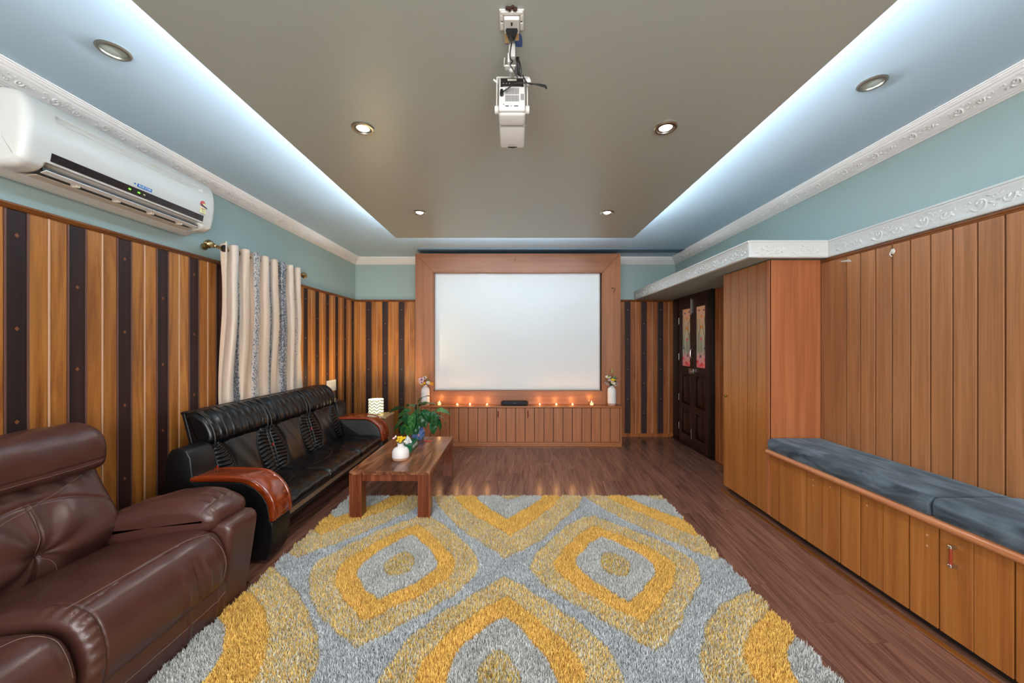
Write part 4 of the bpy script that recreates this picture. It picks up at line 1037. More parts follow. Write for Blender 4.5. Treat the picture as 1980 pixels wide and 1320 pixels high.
# seat pad flowing over the front like a waterfall
sp = [(-2.10, .24), (-2.10, .33), (-2.0, .372), (-1.85, .405), (-1.70, .435), (-1.56, .452), (-1.475, .436), (-1.43, .385), (-1.405, .31), (-1.405, .24), (-1.42, .19), (-1.445, .165), (-1.52, .16), (-1.7, .18), (-1.95, .18)]
def seat_d(y0, y1):
    def f(Y, X, Z, nx, nz):
        h = base_w(Y, X, Z); yc = (Y-y0)/(y1-y0)
        fr = ss(nx, .3, .8)
        for yy, wdt, am in ((y1-.13, .010, .007), (y1-.18, .010, -.006), (y1-.24, .014, .005), (y1-.05, .012, -.004)):
            h += am*np.exp(-((Y-yy-(.25-Z)*.10)/wdt)**2)*fr*ss(Z, .17, .24)*(1-ss(Z, .33, .42))
        sx = -1.485-.03*np.sin(yc*math.pi)      # stitched seam where the top turns over
        h -= .0045*np.exp(-((X-sx)/.004)**2)*ss(nz, .2, .5)
        e0 = np.clip((Y-y0), 0, 1)
        # gathered side border at the near end
        g = np.exp(-((Y-y0-.022)/.02)**2)
        arc = Z*1.0-X
        h += g*(.006*np.sin(arc*130))*ss(X, -1.66, -1.6)-.006*np.exp(-((Y-y0-.052)/.004)**2)*ss(X, -1.64, -1.58)
        h -= .004*np.exp(-((Y-(y1-.045+0*X))/.004)**2)*fr
        return h
    return f
loft('seat_cushion', sp, RY0, RY1, .045, 190, 280, 'leather', br, seat_d(RY0, RY1), sm=7)
# seams as raised thread lines
def seam(pts, n=10, r=.0009): bb = B(); bb.tube(pts, r, 5, n); return bb.obj('seam', 'stitch', br)
lp = [(-1.50, .205), (-1.455, .20), (-1.435, .17), (-1.432, .10), (-1.445, .035), (-1.47, .02), (-1.70, .02), (-2.0, .03), (-2.0, .2)]
def lowd(Y, X, Z, nx, nz):
    fr = ss(nx, .3, .8); h = base_w(Y, X, Z)
    for yy in (1.62, 1.645, 1.79): h += .005*np.exp(-((Y-yy)/.008)**2)*fr
    h -= .005*np.exp(-((Z-.145)/.004)**2)*fr
    return h
loft('footrest_panel', lp, .62, 1.865, .02, 200, 150, 'leather', br, lowd, sm=6)
# second seat, nearer the camera, a little lower
sp2 = [(p[0]+.0, p[1]-.02 if p[1] > .3 else p[1]) for p in sp]
def seat2(Y, X, Z, nx, nz):
    h = base_w(Y, X, Z); 
    h -= .004*np.exp(-((X+1.49+(1.2-Y)*.10)/.004)**2)*ss(nz, .2, .5)
    return h-.05*ss(Y, 1.12, 1.22)*ss(X, -1.6, -1.42)*0
loft('seat_cushion', sp2, .62, 1.228, .07, 70, 110, 'leather', br, seat2, sm=7)
# backs
bp_ = [(-2.02, .33), (-1.965, .40), (-1.935, .48), (-1.955, .56), (-2.01, .66), (-2.05, .74), (-2.075, .80), (-2.12, .86), (-2.20, .86), (-2.27, .80), (-2.28, .60), (-2.26, .36), (-2.16, .30)]
def back_d(y0, y1):
    yc = (y0+y1)/2
    def f(Y, X, Z, nx, nz):
        fr = ss(nx, .05, .4); h = base_w(Y, X, Z); dy = Y-yc; dz = Z-.47
        rr = np.hypot(dy, dz); an = np.arctan2(dz, np.abs(dy))
        h -= fr*.040*np.exp(-(rr/.055)**2)                                # button-like dimple
        h += fr*.012*np.exp(-((rr-.15)/.11)**2)*(.4+.6*np.cos(an*7+.6))*np.where(np.abs(dy) > .01, 1, .6)
        h -= fr*.007*np.exp(-(dy/.006)**2)*ss(.63-Z, 0, .04)                  # centre seam
        h -= fr*.006*np.exp(-((Z-(.655-.10*(dy/.3)**2*np.sign(1)+.03))/.006)**2)   # curved upper seam
        h -= fr*.006*np.exp(-((Z-.755)/.006)**2)
        h += fr*.005*np.sin(dy*60+Z*20)*np.exp(-((Z-.74)/.035)**2)
        return h
    return f
hp = [(-2.05, .745), (-2.000, .765), (-1.988, .82), (-1.995, .89), (-2.03, .94), (-2.09, .968), (-2.16, .972), (-2.24, .945), (-2.275, .88), (-2.27, .80), (-2.2, .745), (-2.12, .735)]
for y0, y1 in ((RY0, RY1+.005), (.62, 1.228)):
    loft('back_cushion', bp_, y0, y1, .05, 180, 300, 'leather', br, back_d(y0, y1), sm=7)
    loft('headrest', hp, y0+.01, y1-.005, .055, 110, 200, 'leather', br, lambda Y, X, Z, nx, nz: base_w(Y, X, Z)*1.2-.004*np.exp(-((Z-.80)/.004)**2)*ss(nx, .3, .6), sm=7)
# arms
ap = [(-1.50, .02), (-1.455, .03), (-1.435, .15), (-1.412, .30), (-1.395, .42), (-1.405, .455), (-1.45, .472), (-1.70, .462), (-2.1, .42), (-2.22, .38), (-2.24, .10), (-2.22, .02)]
pp_ = [(-1.455, .47), (-1.452, .505), (-1.475, .54), (-1.54, .572), (-1.64, .588), (-1.78, .575), (-1.92, .535), (-2.02, .495), (-2.10, .455), (-2.11, .39), (-2.0, .352), (-1.8, .362), (-1.6, .392), (-1.49, .43)]
def arm_d(Y, X, Z, nx, nz):
    h = base_w(Y, X, Z)*1.3
    tp = ss(nz, .0, .4)
    h -= .006*np.exp(-((X+1.515-.5*(Z-.55))/.005)**2)
    h += .006*np.sin(Y*120+X*20)*np.exp(-((X+1.55)/.035)**2)*tp
    for x0, am in ((-1.95, .006), (-1.88, -.006), (-1.82, .004), (-2.02, -.006)): h += am*np.exp(-((X-x0-(Y-1.9)*.5)/.012)**2)*tp
    return h
for y0, y1 in ((1.835, 2.035), (.36, .625)):
    loft('arm', ap, y0, y1, .03, 30, 90, 'leather', br, lambda Y, X, Z, nx, nz: base_w(Y, X, Z), sm=6)
    loft('arm_pad', pp_, y0-.035, y1+.015, .062, 110, 280, 'leather', br, arm_d, sm=7)
seam([(-1.53, 1.265, .4505), (-1.515, 1.4, .4535), (-1.512, 1.55, .4545), (-1.50, 1.7, .453), (-1.475, 1.80, .437)])
seam([(-1.401, y_, .148) for y_ in (0,)]*1+[(-1.4335, 1.30, .15), (-1.4335, 1.5, .15), (-1.4335, 1.7, .15), (-1.436, 1.84, .155)]) if False else None
b = B(); b.box(-2.25, -1.50, .42, 1.99, .0, .03); b.obj('base', 'ebony', br)
from mathutils.bvhtree import BVHTree
def thread(names, pts, side, n=14, r=.0007):
    """a stitched seam laid on the leather: the points are pulled onto the surface"""
    vs, fs = [], []
    for o in names:
        k = len(vs); vs += [v.co.copy() for v in o.data.vertices]; fs += [tuple(k+i for i in p.vertices) for p in o.data.polygons]
    t_ = BVHTree.FromPolygons(vs, fs); out = []
    for p in spline(pts, n, False):
        o_ = Vector(p)+Vector(side)*.12; h = t_.ray_cast(o_, -Vector(side), .3)
        if h[0] is None: h = t_.find_nearest(Vector(p))
        if h[0] is not None: out.append(h[0]+Vector(side)*.0004)
    if len(out) > 2:
        bb = B(); bb.tube(out, r, 5); bb.obj('seam', 'stitch', br)
ch = {}
for o in br.children: ch.setdefault(o.name.split('.')[0], []).append(o)
fwd = Vector((1, 0, .12)).normalized(); upf = Vector((.35, 0, 1)).normalized()
bk = [o for o in ch['back_cushion'] if min(v.co.y for v in o.data.vertices) > 1.0]; hd_ = [o for o in ch['headrest'] if min(v.co.y for v in o.data.vertices) > 1.0]
thread(bk, [(-1.95, 1.54, .665), (-1.95, 1.538, .58), (-1.95, 1.53, .49), (-1.95, 1.575, .44), (-1.95, 1.60, .385)], fwd)
thread(bk, [(-2, 1.27, .600), (-2, 1.45, .645), (-2, 1.62, .69), (-2, 1.76, .745), (-2, 1.80, .79)], fwd, r=.0008)
thread(hd_, [(-2, 1.27, .785), (-2, 1.5, .785), (-2, 1.72, .785), (-2, 1.80, .79)], fwd, r=.0008)
st_ = [o for o in ch['seat_cushion'] if min(v.co.y for v in o.data.vertices) > 1.0]
thread(st_, [(-1.43, 1.79, .43), (-1.41, 1.808, .36), (-1.40, 1.812, .28), (-1.41, 1.80, .20)], (1, 0, .2), r=.0009)
ad_ = [o for o in ch['arm_pad'] if min(v.co.y for v in o.data.vertices) > 1.2]
thread(ad_, [(-1.50, 2.02, .57), (-1.50, 1.95, .57), (-1.515, 1.90, .55), (-1.535, 1.86, .50), (-1.55, 1.835, .46)], Vector((.6, -.2, .8)).normalized())
fp_ = ch['footrest_panel']
thread(fp_, [(-1.43, .8, .105), (-1.43, 1.2, .105), (-1.43, 1.5, .108), (-1.43, 1.75, .112), (-1.43, 1.84, .13)], (1, 0, 0), r=.0009)
s2_ = [o for o in ch['seat_cushion'] if min(v.co.y for v in o.data.vertices) < 1.0]
thread(s2_, [(-1.56, 1.13, .45), (-1.53, 1.17, .44), (-1.47, 1.19, .43), (-1.43, 1.19, .36), (-1.42, 1.19, .26)], upf)

# ------------------------------------------------------------------ shag rug
RX0, RX1, RYN, RYF = -1.442, 1.285, .75, 3.255
rug = root('shag_rug', 'large shag rug with grey, yellow and beige ogee pattern on the dark floor', 'rug', (-.085, 2.0, 0))
ABs = [(.088, .125), (.228, .33), (.352, .478), (.495, .64)]
COL = dict(core=lin('#cdb76e')[:3], grey=lin('#cccdcb')[:3], yel=lin('#f0c66a')[:3], bei=lin('#e0cb90')[:3], band=lin('#c5c9cc')[:3])
def pattern(x, y):
    """per point: ring index 0 core,1 grey,2 yellow,3 beige,4 band; and distance to the nearest ring edge"""
    x = x+.012*np.sin(y*9+x*4)+.006*np.sin(x*31+y*17); y = y+.012*np.sin(x*11)+.006*np.sin(x*27-y*23)
    best = np.full(x.shape, 9.); 
    S_ = []
    for (a, b_) in ABs: S_.append(np.full(x.shape, 9.))
    for i in range(-3, 4):
        for j in range(-3, 5):
            if (i+j) % 2 == 0: continue
            cx = -.052+i*.652; cy = 2.25+j*.77; ka = kb = 1
            if j == -1 and i == -2: cx -= .21; ka, kb = 1.52, 1.3
            if j == -1 and i == 2: cx += .17; ka, kb = 1.38, 1.0
            if j >= 1: cy = 3.40+(j-1)*1.3; ka, kb = 1.35, 1.72
            # eyes sit at odd i with j even etc.
            if (i % 2 == 0) != (j % 2 != 0): continue
            u = np.abs(x-cx); v = np.abs(y-cy)
            for k, (a, b_) in enumerate(ABs):
                p = 1.6 if k else 1.9
                S_[k] = np.minimum(S_[k], (u/a/ka)**(1 if k else 1.7)+(v/b_/kb)**p)
    idx = np.full(x.shape, 4)
    for k in (3, 2, 1, 0): idx = np.where(S_[k] < 1, k, idx)
    ed = np.min([np.abs(S_[k]-1)*ABs[k][0] for k in range(4)], 0)
    return idx, ed
cols = np.array([COL['core'], COL['grey'], COL['yel'], COL['bei'], COL['band']])
def colors(idx, n):
    c = cols[idx].copy(); r1 = rng.random(n)
    mixm = (idx == 3) | (idx == 0)
    sw_ = mixm & (r1 < .30); c[sw_] = cols[1]
    sw_ = mixm & (r1 > .72); c[sw_] = cols[2]
    return c
b = B(); b.box(RX0+.01, RX1-.01, RYN+.01, RYF-.01, .001, .008); b.obj('backing', flat('rug_backing', '#8a7a58', .9), rug)
# woven ground
nx_, ny_ = 180, 160
gx, gy = np.meshgrid(np.linspace(RX0+.004, RX1-.004, nx_), np.linspace(RYN+.004, RYF-.004, ny_))
idx, ed = pattern(gx.ravel(), gy.ravel())
V = np.stack([gx.ravel(), gy.ravel(), np.full(gx.size, .011)], 1)
F = np.array([(i*nx_+j, i*nx_+j+1, (i+1)*nx_+j+1, (i+1)*nx_+j) for i in range(ny_-1) for j in range(nx_-1)])
me = bpy.data.meshes.new('ground'); me.from_pydata(V.tolist(), [], F.tolist())
ca = me.color_attributes.new('Col', 'FLOAT_COLOR', 'POINT'); ca.data.foreach_set('color', np.c_[cols[idx]*.75, np.ones(len(idx))].astype(np.float32).ravel())
RUGM = vcol('rug_yarn', .95, sheen=.1); link('ground_weave', me, RUGM, rug)
NB = 430000
q = rng.random(NB); bx = rng.uniform(RX0, RX1, NB)
by = RYN+.35+(RYF-RYN-.35)*q
jit = .008*np.sin(by*40)+.005*np.sin(by*97); bx = np.where((bx < RX0+.02) | (bx > RX1-.02), bx+jit, bx)
idx, ed = pattern(bx, by)
col = colors(idx, NB)
col = col*(1+rng.normal(0, .13, NB)+.05*np.sin(bx*19+2*np.sin(by*13)))[:, None]
h = (.026+rng.normal(0, .004, NB))*np.clip(.55+ed/.018*.45, .55, 1)
an = rng.uniform(0, 2*math.pi, NB); le = rng.uniform(.1, 1.0, NB)*.013
ta = rng.uniform(0, 2*math.pi, NB)+0
clump = np.sin(bx*70+1.3*np.sin(by*50))*np.cos(by*63+np.sin(bx*41)); ta = ta+clump*.8
tx, ty = np.cos(ta)*le, np.sin(ta)*le
wv = rng.uniform(.0013, .0025, NB); sx, sy = np.cos(an)*wv, np.sin(an)*wv
h = h*(1+.10*clump)
V = np.empty((NB, 5, 3), np.float32)
z0 = .010
V[:, 0] = np.stack([bx-sx, by-sy, np.full(NB, z0)], 1); V[:, 1] = np.stack([bx+sx, by+sy, np.full(NB, z0)], 1)
V[:, 2] = np.stack([bx+sx*.9+tx*.35, by+sy*.9+ty*.35, z0+h*.62], 1); V[:, 3] = np.stack([bx-sx*.9+tx*.35, by-sy*.9+ty*.35, z0+h*.62], 1)
V[:, 4] = np.stack([bx+tx, by+ty, z0+h], 1)
me = bpy.data.meshes.new('pile'); me.vertices.add(NB*5); me.vertices.foreach_set('co', V.ravel())
base = (np.arange(NB)*5)[:, None]
lv = np.concatenate([base+0, base+1, base+2, base+3, base+3, base+2, base+4], 1).astype(np.int32).ravel()
me.loops.add(NB*7); me.loops.foreach_set('vertex_index', lv)
ls = np.stack([np.arange(NB)*7, np.arange(NB)*7+4], 1).astype(np.int32).ravel(); me.polygons.add(NB*2); me.polygons.foreach_set('loop_start', ls)
me.update(calc_edges=True)
ca = me.color_attributes.new('Col', 'FLOAT_COLOR', 'POINT')
sh = np.array([.72, .72, .95, .95, 1.08])
cc = np.empty((NB, 5, 4), np.float32); cc[..., :3] = np.clip(col[:, None, :]*sh[None, :, None]**0, 0, 1); cc[..., 3] = 1
ca.data.foreach_set('color', cc.ravel())
stuff(link('pile', me, RUGM, rug))

# ------------------------------------------------------------------ air conditioner
ac = root('air_conditioner', 'white split air conditioner high on the left wall', 'air conditioner', (XL, 2.1, 2.13))
AY0, AY1 = 1.60, 2.63; wx = XL-.010
acp = [(wx, 2.135), (wx+.10, 2.128), (wx+.165, 2.132), (wx+.20, 2.150), (wx+.213, 2.168), (wx+.222, 2.20), (wx+.232, 2.26), (wx+.236, 2.32), (wx+.232, 2.38), (wx+.215, 2.43), (wx+.18, 2.462), (wx+.10, 2.475), (wx, 2.478)]
def acd(Y, X, Z, nx, nz):
    e = np.minimum(Y-AY0, AY1-Y)
    h = -.014*ss(nx, .4, .7)*(ss(Z, 2.372, 2.378)-ss(Z, 2.398, 2.404))*ss(e, .115, .125)
    h -= .034*(1-ss(Z, 2.170, 2.176))*ss(X, wx+.085, wx+.10)*ss(e, .085, .095)
    return h
body = loft('body', acp, AY0, AY1, .035, 150, 300, 'acwhite', ac, acd, sm=6)
b = B(); b.box(wx+.10, wx+.185, AY0+.10, AY1-.10, 2.148, 2.162); b.obj('air_outlet', 'dark', ac)
for (x0, z0_, x1, z1_) in ((wx+.168, 2.136, wx+.195, 2.146), (wx+.105, 2.124, wx+.150, 2.128)):
    bb = B(); bb.prism([(x0, z0_), (x1, z1_), (x1-.001, z1_+.004), (x0-.001, z0_+.004)], 'y', AY0+.105, AY1-.105); bb.bevel(.001, 1); bb.obj('louvre', 'flap' if x0 < wx+.15 else 'white', ac)
for k in range(4):
    y_ = AY0+.25+k*.19; bb = B(); bb.box(wx+.14, wx+.175, y_-.006, y_+.006, 2.128, 2.15); bb.sph((wx+.17, y_, 2.144), .006, n=8); bb.obj('louvre_arm', 'flap', ac)
b = B(); b.prism([(wx+.2195, 2.186), (wx+.2265, 2.224), (wx+.2285, 2.2235), (wx+.2215, 2.1855)], 'y', AY0+.10, AY1-.10); b.obj('display_strip', 'strip', ac)
for k, y_ in enumerate((2.045, 2.095, 2.125)):
    bb = B(); bb.box(wx+.2265, wx+.2278, y_-.005, y_+.005, 2.201, 2.207); bb.obj('status_light', 'led' if k < 2 else 'lab', ac)
fx = Vector((0, 1, 0)); fz = Vector((.012, 0, .06)).normalized()
b = B(); b.prism([(wx+.2285, 2.233), (wx+.2318, 2.251), (wx+.2332, 2.251), (wx+.2300, 2.233)], 'y', 2.082, 2.165); b.obj('brand_plate', 'logo', ac)
text('brand_lettering', 'BLUE STAR', .0145, 'inkw', ac, frame_mtx((wx+.2324, 2.1235, 2.242), (0, 1, 0), (.0033, 0, .018)), .0003)
b = B(); b.sph((wx+.2300, 2.070, 2.247), .007, (.12, 1, 1), 6); b.obj('star_logo', 'logo', ac)
b = B(); b.box(wx+.2335, wx+.2375, 2.495, 2.535, 2.235, 2.272); b.obj('energy_label', 'lab', ac)
b = B(); b.cyl((wx+.235, 2.513, 2.30), (wx+.2385, 2.513, 2.30), .019, n=24); b.obj('label_dial', 'red', ac)
b = B(); b.cyl((wx+.2386, 2.520, 2.292), (wx+.2389, 2.520, 2.292), .011, n=20); b.obj('label_dial_centre', 'lab', ac)
b = B(); b.prism([(2.495, 2.287), (2.545, 2.272), (2.545, 2.281), (2.497, 2.297)], 'x', wx+.2386, wx+.2393); b.obj('label_band', 'ink', ac)
b = B(); b.box(wx+.2376, wx+.2380, 2.50, 2.53, 2.262, 2.267); b.obj('label_stripe', 'red', ac)
b = B(); 
for k in range(4): b.box(wx+.2376, wx+.2380, 2.502, 2.528, 2.242+k*.0045, 2.2432+k*.0045)
stuff(b.obj('label_print', 'inkg', ac))

# ------------------------------------------------------------------ curtain, rod
cr_ = root('curtain_rod', 'antique brass curtain rod with ball finial on the left wall', 'curtain rod', (-2.23, 3.3, 2.085))
RX = -2.235; RZ = 2.085
b = B(); b.cyl((RX, 2.775, RZ), (RX, 3.90, RZ), .0125); b.obj('rod', 'brass', cr_)
for ye, sg in ((2.775, -1), (3.90, 1)):
    bb = B(); bb.lathe([(.013, 0), (.018, .006*sg), (.018, .014*sg), (.010, .020*sg), (.022, .030*sg), (.031, .045*sg), (.031, .060*sg), (.020, .075*sg), (.010, .080*sg), (.012, .088*sg), (.004, .098*sg), (.0005, .10*sg)], (RX, ye, RZ), 20, 'y'); bb.obj('finial', 'brass', cr_)
    bb = B(); bb.cyl((XL-.005, ye+.02*-sg, RZ), (RX, ye+.02*-sg, RZ), .007); bb.cyl((XL-.005, ye+.02*-sg, RZ), (XL+.008, ye+.02*-sg, RZ), .025); bb.obj('bracket', 'brass', cr_)
ny_, nz_ = 360, 60
s_ = np.linspace(0, 1, ny_); z_ = np.linspace(0, 1, nz_)
SS, TT = np.meshgrid(s_, z_)
nf = 8.5; ph = SS*nf*2*math.pi
Zt, Zb = 2.125, .80
ZZ = Zt+(Zb-Zt)*TT
amp = .040*(1-.35*ss(TT, 0, .25)); wid = 1.03+.13*TT
YY = 2.812+SS*wid+.03*TT + .012*np.sin(ph*2)*(1-.3*TT)+.012*np.sin(SS*23+TT*4)*TT
XXc = RX+.012-.045*ss(TT, .3, .9)+amp*(1-.3*ss(TT, .5, 1))*np.cos(ph+.6*np.sin(SS*9)*TT)*(1+.35*np.sin(SS*17+1)*TT)+.006*np.sin(SS*40+TT*7)*TT
ZZ = ZZ+.006*np.cos(ph)*(1-TT)
V = np.stack([XXc, YY, ZZ], -1).reshape(-1, 3)
F = [(i*ny_+j, i*ny_+j+1, (i+1)*ny_+j+1, (i+1)*ny_+j) for i in range(nz_-1) for j in range(ny_-1)]
me = bpy.data.meshes.new('curtain'); me.from_pydata(V.tolist(), [], F); me.polygons.foreach_set('use_smooth', [True]*len(F))
cream = np.array(lin('#e6d0bb')[:3]); tan = np.array(lin('#d9b48f')[:3])
mask = np.zeros(ny_)
for c0, wd_, st_ in ((.15, .022, 1), (.175, .010, .9), (.345, .014, .8), (.50, .020, 1), (.535, .016, 1.0), (.69, .02, 1), (.735, .015, .7), (.90, .015, .6)): mask += st_*np.exp(-((s_-c0)/(wd_*1.5))**4)
mask = np.clip(mask, 0, 1); tn = .5+.5*np.sin(s_*31+2*np.sin(s_*13))
cl = cream[None]*(1-.45*tn[:, None]**3)+tan[None]*(.45*tn[:, None]**3)
silver = np.array(lin('#a3a8ac')[:3]); cl = cl*(1-.75*mask[:, None])+silver*.75*mask[:, None]
ca = me.color_attributes.new('Col', 'FLOAT_COLOR', 'POINT'); ca.data.foreach_set('color', np.c_[np.tile(cl, (nz_, 1)), np.ones(ny_*nz_)].astype(np.float32).ravel())
fa = me.attributes.new('Mask', 'FLOAT', 'POINT'); fa.data.foreach_set('value', (np.tile(mask, nz_)*.36+.0).astype(np.float32))
cu = root('eyelet_curtain', 'cream eyelet curtain with silver crackle stripes behind the black sofa', 'curtain', (RX, 3.33, Zb))
o = link('cloth', me, vcol('curtain_cloth', .55, spec=.5, sheen=.3, speck=True), cu); md = o.modifiers.new('t', 'SOLIDIFY'); md.thickness = .0018
for k in range(9):
    sj = (.25+k*1.0)/nf
    j = min(ny_-1, int(sj*ny_)); row = 2
    p = V[row*ny_+j]; j2 = min(ny_-1, j+2); dv = Vector(V[row*ny_+j2])-Vector(V[row*ny_+j-2]); dv.z = 0; nv = Vector((dv.y, -dv.x, 0)).normalized()
    bb = B(); q_ = nv.to_track_quat('Z', 'Y').to_matrix()
    pts = [Vector((p[0], p[1], RZ))+nv*.002+q_ @ Vector((.024*math.cos(a), .024*math.sin(a), 0)) for a in np.linspace(0, 2*math.pi, 17)]
    bb.tube(pts, .0045, 6); bb.cyl(Vector((p[0], p[1], RZ))-nv*.003, Vector((p[0], p[1], RZ))+nv*.003, .021, n=16)
    e_ = bb.obj('eyelet', 'dark', cu)

# ------------------------------------------------------------------ downlights
def downlight(loc, on, label, group):
    d = root('downlight', label, 'ceiling light', loc, 0, group)
    x, y, z = loc
    b = B(); b.lathe([(.058, 0), (.059, -.004), (.054, -.009), (.044, -.010), (.041, -.006), (.040, -.001), (.041, 0)], loc, 36); b.obj('trim_ring', 'chrome' if on else 'steel', d)
    if on:
        b = B(); b.lathe([(.0405, -.002), (.036, -.0075), (.031, -.004), (.030, -.001)], loc, 32); b.obj('inner_ring', 'steel', d)
        b = B(); b.lathe([(.0295, -.003), (.024, -.008), (.012, -.0105), (.0005, -.011)], (x, y, z), 24); b.obj('bulb', 'glow', d)
        l = bpy.data.lights.new('downlight_beam', 'SPOT'); l.energy = 13; l.spot_size = R(125); l.spot_blend = .9; l.color = (1, .96, .90); l.shadow_soft_size = .03
        o = bpy.data.objects.new('downlight_beam', l); C.objects.link(o); o.location = (x, y, z-.03)
    else:
        b = B(); b.lathe([(.0405, -.003), (.030, -.0045), (.0005, -.005)], loc, 28); b.obj('frosted_lens', 'frost', d)
downlight((-.79, 1.942, ZP), True, 'lit downlight in the grey panel, left of the projector', 'lit panel downlights')
downlight((.786, 1.937, ZP), True, 'lit downlight in the grey panel, right of the projector', 'lit panel downlights')
downlight((-.81, 3.18, ZP), True, 'small far lit downlight at the back left of the grey panel', 'lit panel downlights')
downlight((.79, 3.18, ZP), True, 'small far lit downlight at the back right of the grey panel', 'lit panel downlights')
downlight((-1.73, 1.607, ZC), False, 'unlit downlight in the blue ceiling above the air conditioner', 'unlit cove downlights')
downlight((1.735, 1.807, ZC), False, 'unlit downlight in the blue ceiling on the bench side', 'unlit cove downlights')

for xx, sd in ((-.79, 'left'), (.79, 'right')): downlight((xx, .70, ZP), True, 'unseen lit downlight added above the photographer on the %s, just outside the photo' % sd, 'lit panel downlights')  # unseen pair added for more light on the floor, continuing the row
# ------------------------------------------------------------------ projector, mount, socket, cables
PX = -.010; O = Vector((PX, 1.45, 2.248)); ti = R(-10)
RM = Matrix.Translation(O) @ Matrix.Rotation(ti, 4, 'X')
pj = root('projector', 'white portable projector hanging tilted from the grey ceiling panel', 'projector', tuple(O))
def pobj(bq, name, mat, parent=pj, **kw):
    me = bq.mesh(name, **kw); me.transform(RM); return link(name, me, mat, parent)
b = B(); b.box(-.0525, .0525, 0, .068, 0, .168); b.bevel(.012, 4); pobj(b, 'rear_body', 'white')
b = B(); b.box(-.0525, .0525, .066, .203, .004, .164); b.bevel(.011, 4); pobj(b, 'front_body', 'white')
b = B(); b.box(-.0530, .0530, .066, .0735, .003, .165); b.bevel(.010, 4); pobj(b, 'band', 'grey')
b = B(); b.box(-.0455, .0455, -.0012, .004, .100, .160); b.bevel(.0006, 1); pobj(b, 'control_recess', 'dark')
b = B(); b.box(-.018, .018, -.0018, -.0010, .148, .156); pobj(b, 'serial_label', 'tape')
for k, ux in enumerate((-.034, -.022, -.010, .014, .022, .034)):
    bb = B(); bb.box(ux-.002, ux+.002, -.0017, -.0010, .134, .137); pobj(bb, 'icon', 'inkg')
b = B(); b.box(-.036, .038, -.003, .0, .112, .122); b.bevel(.001, 1); pobj(b, 'carry_slot', 'grey')
b = B(); b.box(-.0515, .0505, -.012, .004, .006, .112); b.bevel(.005, 3); rp = pobj(b, 'rear_cover', 'white')
b = B()
for k in range(17):
    x_ = -.026+k*.0032
    b.box(x_, x_+.0015, -.0128, -.0118, .076, .104); b.box(x_, x_+.0015, -.0128, -.0118, .044, .072)
for k in range(5): b.box(.034+k*.0028, .0353+k*.0028, -.0128, -.0118, .050, .078)
stuff(pobj(b, 'vent_slots', 'ink', smooth=False))
for x0, x1 in ((-.026, -.012), (.008, .024), (-.005, -.002)):
    bb = B(); bb.box(x0, x1, -.0128, -.0118, .022, .0255); pobj(bb, 'port', 'ink')
b = B(); b.cyl((-.032, -.0128, .031), (-.032, -.0118, .031), .002, n=10); pobj(b, 'port', 'ink')
b = B(); b.prism([(-.021, .188), (.021, .188), (.021, .192), (.012, .195), (0, .1965), (-.012, .195), (-.021, .192)], 'z', .0034, .0042); pobj(b, 'foot_slot', 'dark', smooth=False)
text('lettering', 'PIXAPLAY', .0085, 'inkg', pj, RM @ frame_mtx((0, .178, .0036), (1, 0, 0), (0, -1, 0)), .0003)
b = B(); b.lathe([(.025, .2025), (.025, .206), (.020, .206), (.018, .203), (.0005, .203)], (0, 0, .09), 24, 'y') if False else b.cyl((0, .20, .09), (0, .206, .09), .024); pobj(b, 'lens', 'dark')
# mount: bracket arms, cross plate, ceiling column
mt_ = root('projector_mount', 'white projector mount bracket between ceiling panel and projector', 'bracket', (PX, 1.41, 2.36))
b = B()
for sx_ in (-1, 1):
    x0 = sx_*.0615
    b.box(x0-.003 if sx_ > 0 else x0-.001, x0+.001 if sx_ > 0 else x0+.003, .012, .026, .03, .178)
    b.cyl((sx_*.0535, .02, .035), (sx_*.068, .02, .035), .015, n=18)
b.box(-.0615, .0615, .010, .028, .175, .179)
me = b.mesh('side_arms'); me.transform(RM); link('side_arms', me, 'white', mt_)
b = B(); b.box(PX-.012, PX+.012, 1.395, 1.412, 2.43, 2.4795); b.box(PX-.016, PX-.008, 1.39, 1.415, 2.405, 2.44); b.bevel(.0015, 1); b.obj('column', 'white', mt_)
b = B(); b.tube([(PX-.028, 1.412, 2.437), (PX-.030, 1.412, 2.405), (PX+.018, 1.412, 2.405), (PX+.018, 1.412, 2.437)], .002, 6); b.box(PX-.026, PX+.018, 1.408, 1.428, 2.402, 2.408); b.obj('hook_plate', 'white', mt_)
b = B(); b.cyl((PX, 1.42, 2.405), (PX, 1.475, 2.418), .010); b.sph((PX, 1.43, 2.408), .014); b.obj('ball_joint', 'white', mt_)
b = B(); b.tube([Vector(RM @ Vector((-.058, .02, .16))), Vector(RM @ Vector((-.075, .01, .165)))], .004, 8); b.obj('wing_screw', 'white', mt_)
b = B(); b.cyl(RM @ Vector((.055, .0, .14)), RM @ Vector((.072, -.004, .146)), .014, n=8); b.obj('clamp_knob', 'white', mt_)
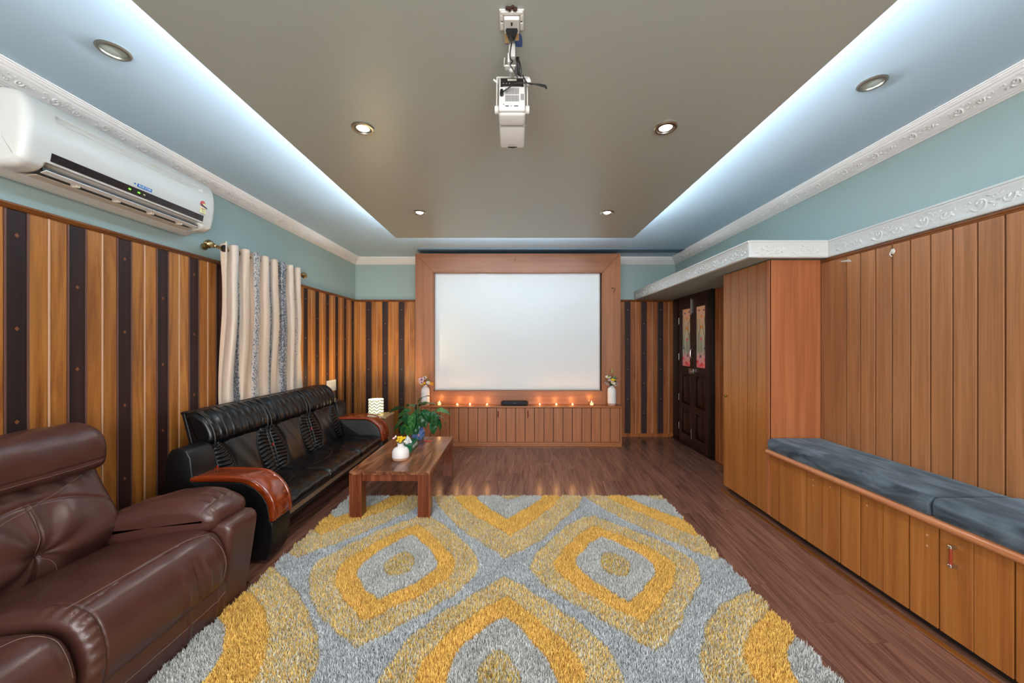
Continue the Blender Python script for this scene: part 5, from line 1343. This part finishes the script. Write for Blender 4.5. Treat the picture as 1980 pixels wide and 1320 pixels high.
# socket
so = root('ceiling_socket', 'square white power socket on the grey ceiling panel above the projector', 'socket', (PX, 1.29, ZP))
b = B(); b.box(PX-.042, PX+.042, 1.252, 1.336, ZP-.006, ZP); b.bevel(.002, 1); fr_ = b.obj('mounting_frame', 'white', so)
b = B()
for x0, x1, y0, y1 in ((-.036, .036, 1.257, 1.266), (-.038, -.030, 1.27, 1.29), (-.038, -.030, 1.30, 1.325), (.030, .038, 1.27, 1.29), (.030, .038, 1.30, 1.325)): b.box(PX+x0, PX+x1, y0, y1, ZP-.0095, ZP-.006)
b.obj('frame_ribs', 'whitem', fr_)
b = B(); b.box(PX-.026, PX+.026, 1.272, 1.332, ZP-.020, ZP-.006); b.bevel(.002, 1); b.obj('outlet', 'white', so)
b = B(); b.cyl((PX, 1.287, ZP-.0206), (PX, 1.287, ZP-.0195), .0035, n=10); b.cyl((PX, 1.294, ZP-.0206), (PX, 1.294, ZP-.0195), .003, n=10); b.obj('pin_hole', 'dark', so)
b = B(); b.cyl((PX-.034, 1.294, ZP-.0075), (PX-.034, 1.294, ZP-.0055), .003, n=8); b.cyl((PX+.034, 1.294, ZP-.0075), (PX+.034, 1.294, ZP-.0055), .003, n=8); b.obj('screw', 'dark', so)
b = B()
for k in range(7): b.sph((PX-.016+k*.005, 1.247-.004*math.sin(k*2.1), ZP-.004-.003*math.sin(k*1.3)), .006, n=6)
b.obj('wire_scraps', flat('brown_wire', '#3a1c14', .6), so)
b = B(); b.box(PX-.026, PX-.012, 1.338, 1.384, ZP-.012, ZP); b.box(PX+.012, PX+.026, 1.338, 1.372, ZP-.012, ZP); b.bevel(.001, 1)
tag(b.obj('wooden_spacer', 'woodblk'), 'pale raw wooden spacer blocks on the ceiling between socket and mount', 'wood block')
b = B(); b.prism([(PX+.008, 1.375), (PX+.026, 1.35), (PX+.036, 1.362), (PX+.04, 1.39), (PX+.038, 1.415), (PX+.014, 1.412)], 'z', ZP-.0006, ZP); b.prism([(PX-.028, 1.386), (PX-.013, 1.388), (PX-.014, 1.402), (PX-.026, 1.40)], 'z', ZP-.0006, ZP)
b.obj('paint_smear', 'bluep', ceiling)
b = B(); b.tube([(PX, 1.306, ZP-.030), (PX, 1.318, ZP-.031), (PX, 1.335, ZP-.030), (PX, 1.352, ZP-.029)], lambda t: .016*(1-t)**.6+.0055, 12); b.bm.verts.ensure_lookup_table()
cb_ = root('power_cable', 'black power cable with plug running from the ceiling socket to the projector', 'cable', (PX, 1.33, ZP-.03))
b.obj('plug', 'black', cb_)
b = B(); b.tube([(PX, 1.35, ZP-.029), (PX-.002, 1.362, ZP-.035), (PX-.006, 1.375, ZP-.05), (PX-.006, 1.385, 2.415), (PX+.002, 1.385, 2.402), (PX-.006, 1.385, 2.39), (PX+.008, 1.392, 2.372), (PX+.022, 1.40, 2.352)], .0024, 7, 5)
q0 = RM @ Vector((-.040, -.016, .080)); q1 = RM @ Vector((-.012, -.030, .088)); q2 = RM @ Vector((.014, -.03, .108)); q3 = RM @ Vector((.07, -.03, .108)); q4 = RM @ Vector((.125, -.03, .092)); q5 = RM @ Vector((.133, -.03, .084)); q6 = RM @ Vector((.128, -.03, .098)); q7 = RM @ Vector((.10, -.03, .104)); q8 = RM @ Vector((.062, -.02, .118))
b.tube([q0, q1, q2, q3, q4, q5], .0026, 7, 5); b.tube([q5, q6, q7, q8, (PX+.04, 1.43, 2.385)], .0024, 7, 5)
for k in range(5):
    a = k*.8; b.tube([(PX+.018+.002*k, 1.40, 2.43), (PX+.026+.003*math.cos(a), 1.405-.003*k, 2.415), (PX+.032+.004*math.sin(a), 1.41, 2.39), (PX+.034-.003*k*.3, 1.42, 2.37+.002*k), (PX+.028-.004*k, 1.41, 2.385), (PX+.016+.002*k, 1.40, 2.42), (PX+.018+.002*k, 1.40, 2.43)], .0022, 6, 4)
b.obj('cord', 'black', cb_)
b = B(); b.cyl(RM @ Vector((-.040, -.026, .072)), RM @ Vector((-.040, -.0125, .072)), .007, n=12); b.tube([RM @ Vector((-.040, -.018, .068)), RM @ Vector((-.040, -.018, .09))], .006, 8); b.obj('connector', 'black', cb_)
